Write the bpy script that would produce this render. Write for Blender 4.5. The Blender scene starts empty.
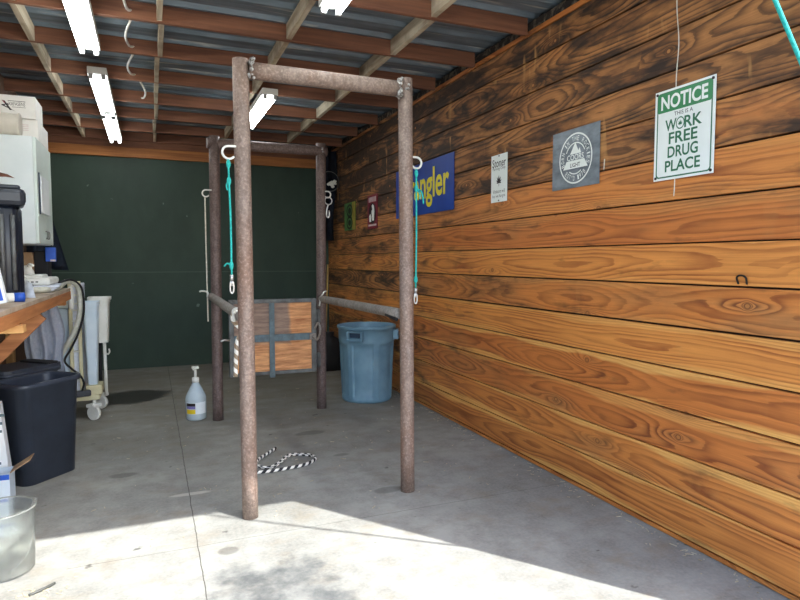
import bpy, bmesh, math, random
from mathutils import Vector, Matrix
random.seed(7)
C = bpy.context.scene
COL = C.collection
PI = math.pi

# ------------------------------------------------------------------ colour
def lin(v):
    v /= 255.0
    return v / 12.92 if v <= 0.04045 else ((v + 0.055) / 1.055) ** 2.4
def rgb(r, g, b): return (lin(r), lin(g), lin(b), 1.0)

# ------------------------------------------------------------------ node helpers
class N:
    def __init__(s, name):
        s.m = bpy.data.materials.new(name); s.m.use_nodes = True
        s.t = s.m.node_tree; s.t.nodes.clear()
        s.out = s.t.nodes.new('ShaderNodeOutputMaterial')
        s.b = s.t.nodes.new('ShaderNodeBsdfPrincipled')
        s.t.links.new(s.b.outputs[0], s.out.inputs[0])
        s.co = s.t.nodes.new('ShaderNodeTexCoord').outputs['Object']
    def set(s, sock, v):
        if isinstance(v, bpy.types.NodeSocket): s.t.links.new(v, sock)
        else: sock.default_value = v
    def math(s, op, a, b=None, c=None, clamp=False):
        n = s.t.nodes.new('ShaderNodeMath'); n.operation = op; n.use_clamp = clamp
        s.set(n.inputs[0], a)
        if b is not None: s.set(n.inputs[1], b)
        if c is not None: s.set(n.inputs[2], c)
        return n.outputs[0]
    def sep(s, v):
        n = s.t.nodes.new('ShaderNodeSeparateXYZ'); s.set(n.inputs[0], v); return n.outputs
    def comb(s, x, y, z):
        n = s.t.nodes.new('ShaderNodeCombineXYZ')
        for i, v in enumerate((x, y, z)): s.set(n.inputs[i], v)
        return n.outputs[0]
    def noise(s, vec, scale=5.0, detail=4.0, rough=0.5):
        n = s.t.nodes.new('ShaderNodeTexNoise'); s.set(n.inputs['Vector'], vec)
        n.inputs['Scale'].default_value = scale; n.inputs['Detail'].default_value = detail
        n.inputs['Roughness'].default_value = rough
        return n.outputs['Fac']
    def scalev(s, vec, sc):
        n = s.t.nodes.new('ShaderNodeVectorMath'); n.operation = 'MULTIPLY'
        s.set(n.inputs[0], vec); n.inputs[1].default_value = sc; return n.outputs[0]
    def ramp(s, f, stops, interp='LINEAR'):
        n = s.t.nodes.new('ShaderNodeValToRGB'); s.set(n.inputs[0], f)
        cr = n.color_ramp; cr.interpolation = interp
        while len(cr.elements) < len(stops): cr.elements.new(0.5)
        for e, (p, c) in zip(cr.elements, stops):
            e.position = p; e.color = c if len(c) == 4 else (*c, 1)
        return n.outputs[0]
    def map(s, f, a, b, c=0.0, d=1.0):
        n = s.t.nodes.new('ShaderNodeMapRange'); n.clamp = True
        s.set(n.inputs[0], f)
        for i, v in enumerate((a, b, c, d)): s.set(n.inputs[i + 1], v)
        return n.outputs[0]
    def mix(s, f, a, b, mode='MIX'):
        n = s.t.nodes.new('ShaderNodeMix'); n.data_type = 'RGBA'; n.blend_type = mode
        s.set(n.inputs[0], f); s.set(n.inputs[6], a); s.set(n.inputs[7], b)
        return n.outputs[2]
    def attr(s, name):
        n = s.t.nodes.new('ShaderNodeAttribute'); n.attribute_name = name; return n.outputs['Fac']
    def bump(s, h, strength=0.3, dist=0.01):
        n = s.t.nodes.new('ShaderNodeBump'); s.set(n.inputs['Height'], h)
        n.inputs['Strength'].default_value = strength; n.inputs['Distance'].default_value = dist
        s.t.links.new(n.outputs[0], s.b.inputs['Normal'])
    def fin(s, col, rough=0.6, metal=0.0, **k):
        s.set(s.b.inputs['Base Color'], col); s.set(s.b.inputs['Roughness'], rough)
        s.set(s.b.inputs['Metallic'], metal)
        for a, v in k.items(): s.set(s.b.inputs[a.replace('_', ' ')], v)
        return s.m

def mat(name, c1, c2=None, scale=8.0, rough=0.55, metal=0.0, bump=0.0, stretch=(1, 1, 1), lo=0.35, hi=0.65, **k):
    n = N(name)
    if c2 is None:
        c2 = tuple(x * 0.8 for x in c1[:3]) + (1,)
    f = n.noise(n.scalev(n.co, stretch), scale, 5, 0.6)
    col = n.mix(n.map(f, lo, hi), c2, c1)
    if bump: n.bump(f, bump, 0.01)
    return n.fin(col, rough, metal, **k)

# ------------------------------------------------------------------ materials
def plank_mat():
    n = N('torched_pine')
    x, y, z = n.sep(n.co)
    seed = n.attr('seed'); zc = n.attr('zc'); ch = n.attr('char'); hue = n.attr('hue')
    wide = n.attr('wide')
    u = n.math('ADD', y, n.math('MULTIPLY', seed, 17.3))
    v = n.math('SUBTRACT', z, zc)
    us = n.comb(u, n.math('MULTIPLY', seed, 31.0), 0.0)
    # pith line wanders along the board
    n1 = n.math('MULTIPLY', n.math('SUBTRACT', n.noise(us, 0.40, 2), 0.5), 0.20)
    n2 = n.noise(n.comb(u, n.math('MULTIPLY', seed, 57.0), 3.0), 0.62, 1.5, 0.45)
    d = n.math('ADD', 0.01, n.math('MULTIPLY', n2, n.math('MULTIPLY', wide, 0.30)))
    vv = n.math('SUBTRACT', v, n1)
    # knots
    def knots(su, sv, off, thr):
        vo = n.t.nodes.new('ShaderNodeTexVoronoi'); vo.voronoi_dimensions = '2D'
        vec = n.comb(n.math('MULTIPLY', u, su), n.math('ADD', n.math('MULTIPLY', v, sv), n.math('ADD', n.math('MULTIPLY', seed, 41.0), off)), 0.0)
        n.set(vo.inputs['Vector'], vec); vo.inputs['Scale'].default_value = 1.0
        px, py, pz = n.sep(vo.outputs['Position'])
        vx, vy, vz = n.sep(vec)
        du = n.math('DIVIDE', n.math('SUBTRACT', vx, px), su)
        dv = n.math('DIVIDE', n.math('SUBTRACT', vy, py), sv)
        cr, cg, cb = n.sep(vo.outputs['Color'])
        on = n.math('GREATER_THAN', cr, thr)
        return du, dv, on
    du, dv, on = knots(1.15, 3.6, 0.0, 0.55)
    def gauss(a, b, sa, sb):
        q = n.math('ADD', n.math('POWER', n.math('ABSOLUTE', n.math('DIVIDE', a, sa)), 2.0),
                   n.math('POWER', n.math('ABSOLUTE', n.math('DIVIDE', b, sb)), 2.0))
        return n.math('EXPONENT', n.math('MULTIPLY', q, -1.0))
    k1 = n.math('MULTIPLY', on, gauss(du, dv, 0.022, 0.020))
    k2 = n.math('MULTIPLY', on, gauss(du, dv, 0.16, 0.035))
    warp = n.math('MULTIPLY', n.math('SUBTRACT', n.noise(n.comb(n.math('MULTIPLY', u, 1.6), n.math('MULTIPLY', v, 14.0), seed), 1.3, 4, 0.5), 0.5), 0.022)
    R = n.math('SQRT', n.math('ADD', n.math('MULTIPLY', vv, vv), n.math('MULTIPLY', d, d)))
    R = n.math('ADD', R, n.math('ADD', n.math('MULTIPLY', k1, 0.035), n.math('MULTIPLY', k2, 0.042)))
    R = n.math('ADD', R, warp)
    ring = n.math('FRACT', n.math('DIVIDE', R, 0.0135))
    late = n.ramp(ring, [(0.0, (0.15,)*3), (0.25, (0.0,)*3), (0.55, (0.35,)*3), (0.86, (1,)*3), (0.97, (0.8,)*3), (1.0, (0.15,)*3)])
    # strength of the figure varies over the board
    fig = n.noise(n.comb(n.math('MULTIPLY', u, 1.2), n.math('MULTIPLY', v, 6.0), n.math('MULTIPLY', seed, 9.0)), 1.3, 3)
    figm = n.map(fig, 0.32, 0.68, 0.30, 1.0)
    fine = n.noise(n.comb(n.math('MULTIPLY', u, 1.5), n.math('MULTIPLY', v, 90.0), seed), 1.0, 5, 0.7)
    sap = n.map(n.math('ADD', n.math('ABSOLUTE', vv), n.math('MULTIPLY', n.math('SUBTRACT', n.noise(n.comb(n.math('MULTIPLY', u, 1.1), seed, 0.0), 1.4, 3), 0.5), 0.10)), 0.078, 0.092)
    # colours: orange boards and charred boards
    earlyA = n.mix(hue, rgb(196, 110, 50), rgb(232, 156, 76))
    lateA = n.mix(hue, rgb(108, 50, 20), rgb(152, 76, 32))
    sapc = rgb(238, 180, 100)
    earlyA = n.mix(n.math('MULTIPLY', sap, n.attr('sap')), earlyA, sapc)
    lateA = n.mix(n.math('MULTIPLY', sap, n.attr('sap')), lateA, rgb(214, 146, 70))
    earlyB = n.mix(fig, rgb(142, 88, 48), rgb(220, 154, 88))
    lateB = rgb(50, 31, 20)
    # scorched areas, more of them deep in the shed
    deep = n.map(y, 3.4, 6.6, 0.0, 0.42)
    sc = n.noise(n.comb(n.math('MULTIPLY', u, 1.3), n.math('MULTIPLY', v, 5.5), n.math('MULTIPLY', seed, 23.0)), 1.1, 5, 0.62)
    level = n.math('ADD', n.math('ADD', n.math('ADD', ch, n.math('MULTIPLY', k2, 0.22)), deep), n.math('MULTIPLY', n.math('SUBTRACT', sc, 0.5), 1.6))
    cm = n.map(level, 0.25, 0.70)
    early = n.mix(cm, earlyA, earlyB)
    latec = n.mix(cm, lateA, lateB)
    col = n.mix(n.math('MULTIPLY', late, n.math('MAXIMUM', figm, n.math('MULTIPLY', cm, 0.75))), early, latec)
    col = n.mix(n.map(fine, 0.35, 0.75, 0.0, 0.45), col, n.mix(cm, rgb(150, 82, 34), rgb(70, 46, 28)))
    # black scorch
    sc2 = n.noise(n.comb(n.math('MULTIPLY', u, 2.4), n.math('MULTIPLY', v, 8.0), n.math('MULTIPLY', seed, 77.0)), 1.0, 5, 0.6)
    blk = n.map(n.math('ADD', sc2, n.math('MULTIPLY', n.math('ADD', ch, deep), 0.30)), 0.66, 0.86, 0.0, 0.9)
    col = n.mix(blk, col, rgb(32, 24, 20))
    # knots: pale core with a dark rim
    core = n.math('MULTIPLY', on, gauss(du, dv, 0.016, 0.013))
    col = n.mix(n.map(core, 0.12, 0.4, 0.0, 0.75), col, rgb(90, 48, 22))
    col = n.mix(n.map(core, 0.45, 0.7, 0.0, 0.8), col, n.mix(cm, rgb(176, 104, 44), rgb(190, 132, 74)))
    # pale vertical saw scuffs on the upper boards
    sk = n.noise(n.comb(n.math('MULTIPLY', y, 9.0), n.math('MULTIPLY', z, 1.6), 2.0), 1.0, 3, 0.5)
    sk2 = n.noise(n.comb(n.math('MULTIPLY', y, 1.5), n.math('MULTIPLY', z, 5.0), 8.0), 1.0, 2, 0.5)
    skm = n.math('MULTIPLY', n.map(sk, 0.60, 0.68), n.map(sk2, 0.50, 0.60))
    col = n.mix(n.math('MULTIPLY', skm, n.map(ch, 0.3, 0.7, 0.1, 0.7)), col, rgb(206, 154, 92))
    h = n.math('ADD', n.math('MULTIPLY', late, 0.5), fine)
    n.bump(h, 0.25, 0.003)
    return n.fin(col, n.map(cm, 0, 1, 0.55, 0.72), 0.0)

def lumber(name, a, b, axis, scale=1.0, rough=0.7, blotch=None):
    """sawn lumber with the grain running along one axis"""
    n = N(name)
    st = [26.0, 26.0, 26.0]; st[axis] = 1.2
    f = n.noise(n.scalev(n.co, st), scale, 5, 0.65)
    g = n.noise(n.co, 2.3, 4, 0.6)
    col = n.mix(n.map(f, 0.3, 0.7), a, b)
    if blotch: col = n.mix(n.map(g, 0.48, 0.68), col, blotch)
    else: col = n.mix(n.map(g, 0.5, 0.75, 0, 0.4), col, b)
    n.bump(f, 0.3, 0.004)
    return n.fin(col, rough)

def concrete():
    n = N('worn_concrete')
    x, y, z = n.sep(n.co)
    a = n.noise(n.co, 1.1, 7, 0.62); b = n.noise(n.co, 6.0, 6, 0.65); c = n.noise(n.co, 60.0, 4, 0.6)
    col = n.mix(n.map(a, 0.33, 0.67), rgb(124, 127, 124), rgb(166, 168, 163))
    col = n.mix(n.map(b, 0.42, 0.72, 0, 0.55), col, rgb(84, 81, 74))
    col = n.mix(n.map(c, 0.35, 0.75, 0, 0.45), col, rgb(172, 168, 158))
    dirt = n.noise(n.scalev(n.co, (1, 1.4, 1)), 3.1, 6, 0.7); col = n.mix(n.map(dirt, 0.52, 0.70, 0, 0.5), col, rgb(138, 126, 106))
    # brown soil ground into the back half
    back = n.map(y, 3.8, 6.2, 0.0, 0.8)
    soil = n.noise(n.scalev(n.co, (0.8, 1.6, 1)), 2.6, 6, 0.7)
    col = n.mix(n.math('MULTIPLY', back, n.map(soil, 0.30, 0.62, 0.35, 1.0)), col, rgb(116, 107, 92))
    # oil spots
    sp = n.noise(n.scalev(n.co, (1, 1.3, 1)), 7.5, 3, 0.5)
    col = n.mix(n.map(sp, 0.70, 0.75, 0, 0.7), col, rgb(44, 41, 36))
    wob = n.math('MULTIPLY', n.math('SUBTRACT', n.noise(n.co, 5.0, 4, 0.6), 0.5), 2.6)
    def blot(cx, cy, rx, ry):
        q = n.math('ADD', n.math('POWER', n.math('ABSOLUTE', n.math('DIVIDE', n.math('SUBTRACT', x, cx), rx)), 2.0),
                   n.math('POWER', n.math('ABSOLUTE', n.math('DIVIDE', n.math('SUBTRACT', y, cy), ry)), 2.0))
        return n.map(n.math('ADD', q, wob), 1.15, 0.55)
    wet = blot(-0.22, 6.95, 0.42, 0.36)
    col = n.mix(n.math('MULTIPLY', wet, 0.9), col, rgb(40, 37, 33))
    old = blot(0.45, 2.50, 0.34, 0.36)
    col = n.mix(n.math('MULTIPLY', old, n.map(b, 0.35, 0.6, 0.35, 0.9)), col, rgb(78, 82, 84))
    for cx, cy, rx, ry in ((0.33, 3.03, 0.05, 0.04), (1.37, 3.47, 0.10, 0.05), (1.29, 4.25, 0.07, 0.035), (1.2, 4.9, 0.12, 0.06), (-0.2, 4.4, 0.1, 0.05)):
        col = n.mix(n.math('MULTIPLY', blot(cx, cy, rx, ry), 0.45), col, rgb(60, 58, 54))
    col = n.mix(n.math('MULTIPLY', blot(0.21, 3.88, 0.13, 0.028), 0.55), col, rgb(214, 210, 200))  # pale streak: sliver of leaked sunlight painted into the concrete colour
    # saw-cut joints
    jw = n.math('MULTIPLY', n.math('SUBTRACT', n.noise(n.co, 9.0, 3), 0.5), 0.012)
    j1 = n.math('LESS_THAN', n.math('ABSOLUTE', n.math('SUBTRACT', n.math('ADD', x, jw), 0.19)), 0.0026)
    j2 = n.math('LESS_THAN', n.math('ABSOLUTE', n.math('SUBTRACT', n.math('ADD', y, jw), 3.135)), 0.0025)
    j2 = n.math('MULTIPLY', j2, n.math('GREATER_THAN', x, -0.4))
    col = n.mix(n.math('MULTIPLY', n.math('MAXIMUM', j1, n.math('MULTIPLY', j2, 0.6)), 0.85), col, rgb(64, 60, 54))
    n.bump(n.math('ADD', b, n.math('MULTIPLY', c, 0.4)), 0.12, 0.01)
    return n.fin(col, n.map(wet, 0, 1, 0.72, 0.3))

def rust_pipe(name, a, b, c):
    n = N(name)
    f = n.noise(n.scalev(n.co, (1, 1, 0.5)), 26, 6, 0.7); g = n.noise(n.scalev(n.co, (1, 1, 0.35)), 5, 5, 0.65)
    col = n.mix(n.map(f, 0.35, 0.65), a, b)
    col = n.mix(n.map(g, 0.45, 0.70, 0, 0.75), col, c)
    sp = n.noise(n.co, 75, 3, 0.6); col = n.mix(n.map(sp, 0.52, 0.68, 0, 0.4), col, tuple(min(1, q * 1.7) for q in b[:3]) + (1,))
    col = n.mix(n.map(sp, 0.46, 0.34, 0, 0.35), col, tuple(q * 0.5 for q in a[:3]) + (1,))
    n.bump(f, 0.2, 0.004)
    return n.fin(col, 0.62, 0.25)

def deck_mat():
    n = N('galvanised_roof')
    f = n.noise(n.scalev(n.co, (0.7, 9.0, 1)), 2.2, 6, 0.65); g = n.noise(n.co, 1.6, 4, 0.6)
    w = n.noise(n.scalev(n.co, (1.2, 16.0, 1)), 1.3, 4, 0.6)
    col = n.mix(n.map(f, 0.3, 0.7), rgb(92, 104, 112), rgb(140, 154, 162))
    col = n.mix(n.map(g, 0.50, 0.72, 0, 0.6), col, rgb(72, 78, 80))
    col = n.mix(n.map(w, 0.58, 0.72, 0, 0.75), col, rgb(216, 214, 202))
    return n.fin(col, 0.5, 0.45)

def back_green():
    n = N('dark_green_sheet')
    x, y, z = n.sep(n.co)
    f = n.noise(n.scalev(n.co, (1, 1, 0.6)), 3.0, 5, 0.6)
    col = n.mix(n.map(f, 0.35, 0.65), rgb(35, 57, 47), rgb(46, 68, 56))
    sp = n.noise(n.co, 9.0, 2, 0.5)
    col = n.mix(n.map(sp, 0.76, 0.79, 0, 0.5), col, rgb(130, 150, 140))
    seam = n.math('LESS_THAN', n.math('ABSOLUTE', n.math('SUBTRACT', z, 1.30)), 0.006)
    col = n.mix(n.math('MULTIPLY', seam, 0.5), col, rgb(84, 104, 92))
    n.bump(f, 0.1, 0.01)
    return n.fin(col, 0.6)

def twist_mat(name, a, b, pitch):
    n = N(name)
    t = n.attr('along')
    f = n.math('FRACT', n.math('DIVIDE', t, pitch))
    col = n.mix(n.map(n.math('PINGPONG', f, 0.5), 0.22, 0.28), a, b)
    return n.fin(col, 0.8)

def emit_mat(name, c, s):
    n = N(name)
    return n.fin(c, 0.4, 0.0, Emission_Color=c, Emission_Strength=s)

M = {}
M['plank'] = plank_mat()
M['dark_gap'] = mat('old_sheathing', rgb(34, 26, 20), rgb(24, 18, 14))
M['crumbs'] = mat('crumbling_plate', rgb(120, 108, 92), rgb(36, 29, 24), 16, 0.9, 0, 0.5, (1, 1, 1), 0.48, 0.66)
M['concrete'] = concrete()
M['deck'] = deck_mat()
M['green'] = back_green()
M['joist'] = lumber('red_brown_joist', rgb(148, 98, 70), rgb(96, 60, 44), 0, 1.0, 0.75)
M['block'] = lumber('weathered_blocking', rgb(214, 202, 176), rgb(164, 144, 116), 1, 1.0, 0.8, rgb(118, 100, 80))
M['beam'] = lumber('header_beam', rgb(196, 130, 70), rgb(140, 84, 44), 0, 1.0, 0.7)
M['bench_edge'] = lumber('bench_lumber', rgb(206, 140, 84), rgb(158, 96, 52), 1, 1.0, 0.7)
M['brace'] = lumber('brace_lumber', rgb(190, 128, 80), rgb(136, 84, 48), 0, 1.0, 0.7)
M['pale_wood'] = lumber('pale_lumber', rgb(222, 176, 112), rgb(186, 134, 78), 0, 1.0, 0.7)
M['stud'] = lumber('pale_stud', rgb(214, 178, 120), rgb(180, 140, 88), 2, 1.0, 0.7)
M['wall_ply'] = lumber('dark_plywood', rgb(98, 70, 50), rgb(70, 48, 34), 2, 1.0, 0.8)
M['bench_top'] = mat('bench_top', rgb(196, 178, 158), rgb(160, 138, 116), 5, 0.6)
M['pipe'] = rust_pipe('rusted_pipe', rgb(118, 101, 92), rgb(150, 133, 122), rgb(128, 94, 74))
M['pipe_dark'] = rust_pipe('dark_rusted_pipe', rgb(96, 80, 76), rgb(122, 106, 102), rgb(84, 66, 60))
M['pipe_grey'] = rust_pipe('grey_pipe', rgb(130, 124, 118), rgb(158, 152, 144), rgb(120, 104, 94))
M['weld'] = mat('weld_bead', rgb(206, 206, 204), rgb(120, 116, 112), 60, 0.35, 0.8, 0.5)
M['gate_steel'] = mat('gate_steel', rgb(112, 116, 116), rgb(84, 82, 80), 12, 0.55, 0.35)
M['strap'] = mat('blue_grey_strap', rgb(104, 124, 132), rgb(84, 96, 102), 14, 0.55, 0.2)
M['chrome'] = mat('bright_steel', rgb(220, 220, 218), rgb(180, 180, 178), 20, 0.3, 0.8)
M['white_paint'] = mat('white_paint', rgb(232, 232, 226), rgb(216, 216, 208), 6, 0.45)
M['tube_holder'] = mat('grey_plastic', rgb(170, 172, 172), rgb(150, 152, 152), 6, 0.5)
M['tube'] = emit_mat('fluorescent_tube', (0.93, 0.98, 1.0, 1), 9.0)
M['teal'] = mat('teal_rope', rgb(40, 190, 176), rgb(22, 150, 146), 90, 0.7, 0, 0.4)
M['white_cord'] = mat('white_cord', rgb(224, 220, 206), rgb(196, 190, 172), 60, 0.7)
M['cable'] = mat('white_cable', rgb(226, 224, 214), rgb(204, 200, 188), 20, 0.5)
M['black'] = mat('black_plastic', rgb(46, 52, 64), rgb(36, 41, 52), 9, 0.42)
M['canister'] = mat('black_gloss', rgb(26, 33, 46), rgb(20, 25, 36), 9, 0.35)
M['black2'] = mat('black_soft', rgb(24, 24, 28), rgb(16, 16, 20), 9, 0.75)
M['bin'] = mat('charcoal_bin', rgb(56, 64, 78), rgb(46, 52, 64), 7, 0.40, 0, 0, (1, 1, 1))
M['can'] = mat('slate_blue_can', rgb(120, 154, 172), rgb(102, 138, 158), 5, 0.45)
M['can_dark'] = mat('can_shadow_blue', rgb(48, 70, 92), rgb(40, 58, 78), 5, 0.6)
M['clear'] = None
M['sign_white'] = mat('sign_white', rgb(240, 244, 240), rgb(230, 236, 230), 4, 0.4)
M['sign_green'] = mat('sign_green', rgb(44, 140, 82), rgb(36, 126, 72), 4, 0.4)
M['ink_green'] = mat('ink_green', rgb(40, 116, 78), rgb(34, 100, 68), 4, 0.5)
M['ink_grey'] = mat('ink_grey', rgb(78, 80, 76), rgb(66, 68, 64), 4, 0.5)
M['sign_blue'] = mat('sign_blue', rgb(28, 70, 160), rgb(22, 58, 140), 3, 0.4)
M['ink_yellow'] = mat('ink_yellow', rgb(244, 226, 40), rgb(232, 212, 30), 4, 0.45)
M['tin'] = mat('grey_tin', rgb(140, 150, 158), rgb(98, 106, 112), 5, 0.42, 0.45, 0, (1, 1, 2.2))
M['sign_maroon'] = mat('sign_maroon', rgb(128, 26, 50), rgb(108, 20, 40), 6, 0.5)
M['ink_dark'] = mat('ink_dark', rgb(36, 26, 30), rgb(28, 20, 24), 6, 0.5)
M['ink_pale'] = mat('ink_pale', rgb(214, 200, 200), rgb(184, 168, 168), 16, 0.5)
M['sign_lime'] = mat('sign_lime', rgb(88, 136, 70), rgb(64, 110, 62), 12, 0.5)
M['sign_mustard'] = mat('sign_mustard', rgb(160, 146, 56), rgb(136, 122, 46), 12, 0.5)
M['cab'] = mat('white_melamine', rgb(222, 230, 232), rgb(210, 220, 222), 3, 0.4)
M['cab_edge'] = mat('cream_edge', rgb(214, 226, 222), rgb(202, 214, 208), 3, 0.4)
M['carton'] = mat('white_carton', rgb(222, 220, 216), rgb(206, 204, 200), 4, 0.6)
M['paper'] = mat('paper', rgb(232, 236, 238), rgb(216, 222, 226), 6, 0.6)
M['brown_card'] = mat('brown_card', rgb(180, 146, 112), rgb(154, 122, 92), 8, 0.7)
M['blue_print'] = mat('blue_print', rgb(40, 92, 196), rgb(28, 76, 172), 6, 0.45)
M['pale_blue'] = mat('pale_blue_plastic', rgb(214, 228, 238), rgb(200, 216, 230), 5, 0.4)
M['navy'] = mat('navy_cloth', rgb(40, 52, 72), rgb(28, 38, 54), 18, 0.85, 0, 0.3)
M['navy_dark'] = mat('dark_navy_cloth', rgb(26, 34, 50), rgb(18, 24, 38), 14, 0.85, 0, 0.3)
M['towel'] = mat('grey_towel', rgb(226, 230, 240), rgb(206, 212, 226), 40, 0.9, 0, 0.3)
M['cream'] = mat('cream_enamel', rgb(222, 214, 176), rgb(204, 196, 158), 6, 0.45)
M['hose'] = mat('pale_hose', rgb(206, 206, 194), rgb(184, 184, 170), 30, 0.55)
M['straw'] = mat('straw', rgb(196, 188, 166), rgb(160, 148, 122), 30, 0.85)
M['feather'] = mat('brown_feather', rgb(124, 74, 56), rgb(86, 52, 40), 30, 0.7)
M['black_white'] = twist_mat('black_white_rope', rgb(34, 34, 38), rgb(236, 234, 226), 0.056)
M['white_twist'] = twist_mat('white_tan_rope', rgb(150, 132, 110), rgb(238, 236, 228), 0.056)
M['yellow'] = mat('label_yellow', rgb(238, 206, 40), rgb(226, 192, 30), 5, 0.5)
M['purple'] = mat('label_violet', rgb(140, 132, 190), rgb(122, 116, 174), 5, 0.5)
M['wire'] = mat('dark_wire', rgb(40, 38, 36), rgb(30, 28, 26), 9, 0.5, 0.5)
M['wood_handle'] = mat('tan_handle', rgb(190, 160, 96), rgb(160, 130, 74), 9, 0.6)
def clear_mat(name, c, rough, tr, alpha=1.0):
    n = N(name)
    f = n.noise(n.co, 14, 5, 0.65)
    col = n.mix(n.map(f, 0.35, 0.7), c, tuple(min(1, q * 1.15) for q in c[:3]) + (1,))
    return n.fin(col, rough, 0.0, Transmission_Weight=tr, IOR=1.25)
M['jug'] = clear_mat('milky_clear_plastic', rgb(222, 236, 246), 0.25, 0.45)
M['liquid'] = clear_mat('clear_sanitiser', rgb(180, 206, 226), 0.1, 0.5)
M['bucket'] = clear_mat('cloudy_bucket', rgb(222, 226, 222), 0.16, 0.88)
M['bubble'] = clear_mat('bubble_wrap', rgb(224, 218, 206), 0.3, 0.3)
def gate_wood():
    n = N('gate_boards')
    x, y, z = n.sep(n.co)
    f = n.noise(n.comb(n.math('MULTIPLY', x, 3.0), y, n.math('MULTIPLY', z, 26.0)), 1.6, 5, 0.65)
    g = n.noise(n.scalev(n.co, (1.6, 1, 2.2)), 1.9, 4, 0.6)
    col = n.mix(n.map(f, 0.3, 0.7), rgb(176, 108, 66), rgb(250, 188, 130))
    # grey weathering over the upper left of the board
    wv = n.math('ADD', n.math('MINIMUM', n.math('MULTIPLY', n.math('SUBTRACT', z, 0.66), 2.5), n.math('MULTIPLY', n.math('SUBTRACT', 0.22, x), 4.0)), n.math('MULTIPLY', n.math('SUBTRACT', g, 0.5), 0.5))
    weather = n.map(wv, 0.0, 0.12)
    grey = n.mix(n.map(f, 0.3, 0.7), rgb(104, 90, 84), rgb(164, 142, 128))
    col = n.mix(n.math('MULTIPLY', weather, 0.9), col, grey)
    n.bump(f, 0.3, 0.004)
    return n.fin(col, 0.75)
M['gate_wood'] = gate_wood()

# ------------------------------------------------------------------ mesh helpers
def B(): return bmesh.new()
def box(bm, c, s, bev=0.0, rot=None, seg=2):
    """box with centre c and full size s, optional bevel and 3x3 rotation"""
    r = bmesh.ops.create_cube(bm, size=1.0)
    vs = r['verts']
    for v in vs: v.co = Vector((v.co.x * s[0], v.co.y * s[1], v.co.z * s[2]))
    if bev > 0:
        es = list({e for v in vs for e in v.link_edges})
        g = bmesh.ops.bevel(bm, geom=es, offset=bev, segments=seg, affect='EDGES', profile=0.5)
        vs = list({v for f in g['faces'] for v in f.verts} | {v for v in vs if v.is_valid})
    for v in vs:
        if rot is not None: v.co = rot @ v.co
        v.co += Vector(c)
    return vs
def box2(bm, a, b, bev=0.0):
    return box(bm, [(a[i] + b[i]) / 2 for i in range(3)], [abs(b[i] - a[i]) for i in range(3)], bev)
def smooth_path(pts, k=6):
    pts = [Vector(p) for p in pts]
    if len(pts) < 3: return pts
    out = []
    P = [pts[0] * 2 - pts[1]] + pts + [pts[-1] * 2 - pts[-2]]
    for i in range(1, len(P) - 2):
        a, b, c, d = P[i - 1:i + 3]
        for j in range(k):
            t = j / k
            out.append(0.5 * ((2 * b) + (c - a) * t + (2 * a - 5 * b + 4 * c - d) * t * t + (3 * b - a - 3 * c + d) * t ** 3))
    out.append(pts[-1]); return out
def tube(bm, pts, r, seg=12, closed=False, cap=True, radii=None, along=None):
    pts = [Vector(p) for p in pts]; n = len(pts)
    rings = []; prev = None; L = 0.0; lens = []
    for i, p in enumerate(pts):
        if i: L += (p - pts[i - 1]).length
        lens.append(L)
    for i, p in enumerate(pts):
        if closed: t = pts[(i + 1) % n] - pts[i - 1]
        else: t = pts[min(i + 1, n - 1)] - pts[max(i - 1, 0)]
        t.normalize()
        if prev is None:
            up = Vector((0, 0, 1)) if abs(t.z) < 0.9 else Vector((1, 0, 0))
            a = t.cross(up).normalized()
        else:
            a = (prev - t * prev.dot(t)).normalized()
        prev = a; b = t.cross(a)
        rr = radii[i] if radii else r
        ring = [bm.verts.new(p + (a * math.cos(2 * PI * k / seg) + b * math.sin(2 * PI * k / seg)) * rr) for k in range(seg)]
        if along is not None:
            for k, v in enumerate(ring): v[along] = lens[i] + k / seg * 0.056
        rings.append(ring)
    m = n if closed else n - 1
    for i in range(m):
        A, Bq = rings[i], rings[(i + 1) % n]
        for k in range(seg):
            f = bm.faces.new((A[k], A[(k + 1) % seg], Bq[(k + 1) % seg], Bq[k])); f.smooth = True
    if cap and not closed:
        bm.faces.new(list(reversed(rings[0]))); bm.faces.new(rings[-1])
def lathe(bm, prof, c=(0, 0, 0), seg=32, fn=None, close=False):
    """profile list of (r, z); fn(theta, r, z) -> r"""
    rings = []
    for r, z in prof:
        ring = []
        for k in range(seg):
            th = 2 * PI * k / seg
            rr = fn(th, r, z) if fn else r
            ring.append(bm.verts.new((c[0] + rr * math.cos(th), c[1] + rr * math.sin(th), c[2] + z)))
        rings.append(ring)
    for A, Bq in zip(rings, rings[1:]):
        for k in range(seg):
            f = bm.faces.new((A[k], A[(k + 1) % seg], Bq[(k + 1) % seg], Bq[k])); f.smooth = True
    if prof[0][0] > 1e-4: bm.faces.new(list(reversed(rings[0])))
    if close and prof[-1][0] > 1e-4: bm.faces.new(rings[-1])
    return rings
def prism(bm, poly, t, frame):
    """extrude a 2-D polygon by t; frame = (origin, xdir, ydir)"""
    o, x, y = (Vector(q) for q in frame); z = x.cross(y)
    a = [bm.verts.new(o + x * p[0] + y * p[1]) for p in poly]
    b = [bm.verts.new(o + x * p[0] + y * p[1] + z * t) for p in poly]
    n = len(poly)
    bm.faces.new(list(reversed(a))); bm.faces.new(b)
    for i in range(n): bm.faces.new((a[i], a[(i + 1) % n], b[(i + 1) % n], b[i]))
def rotz(a): return Matrix.Rotation(a, 3, 'Z')

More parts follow.
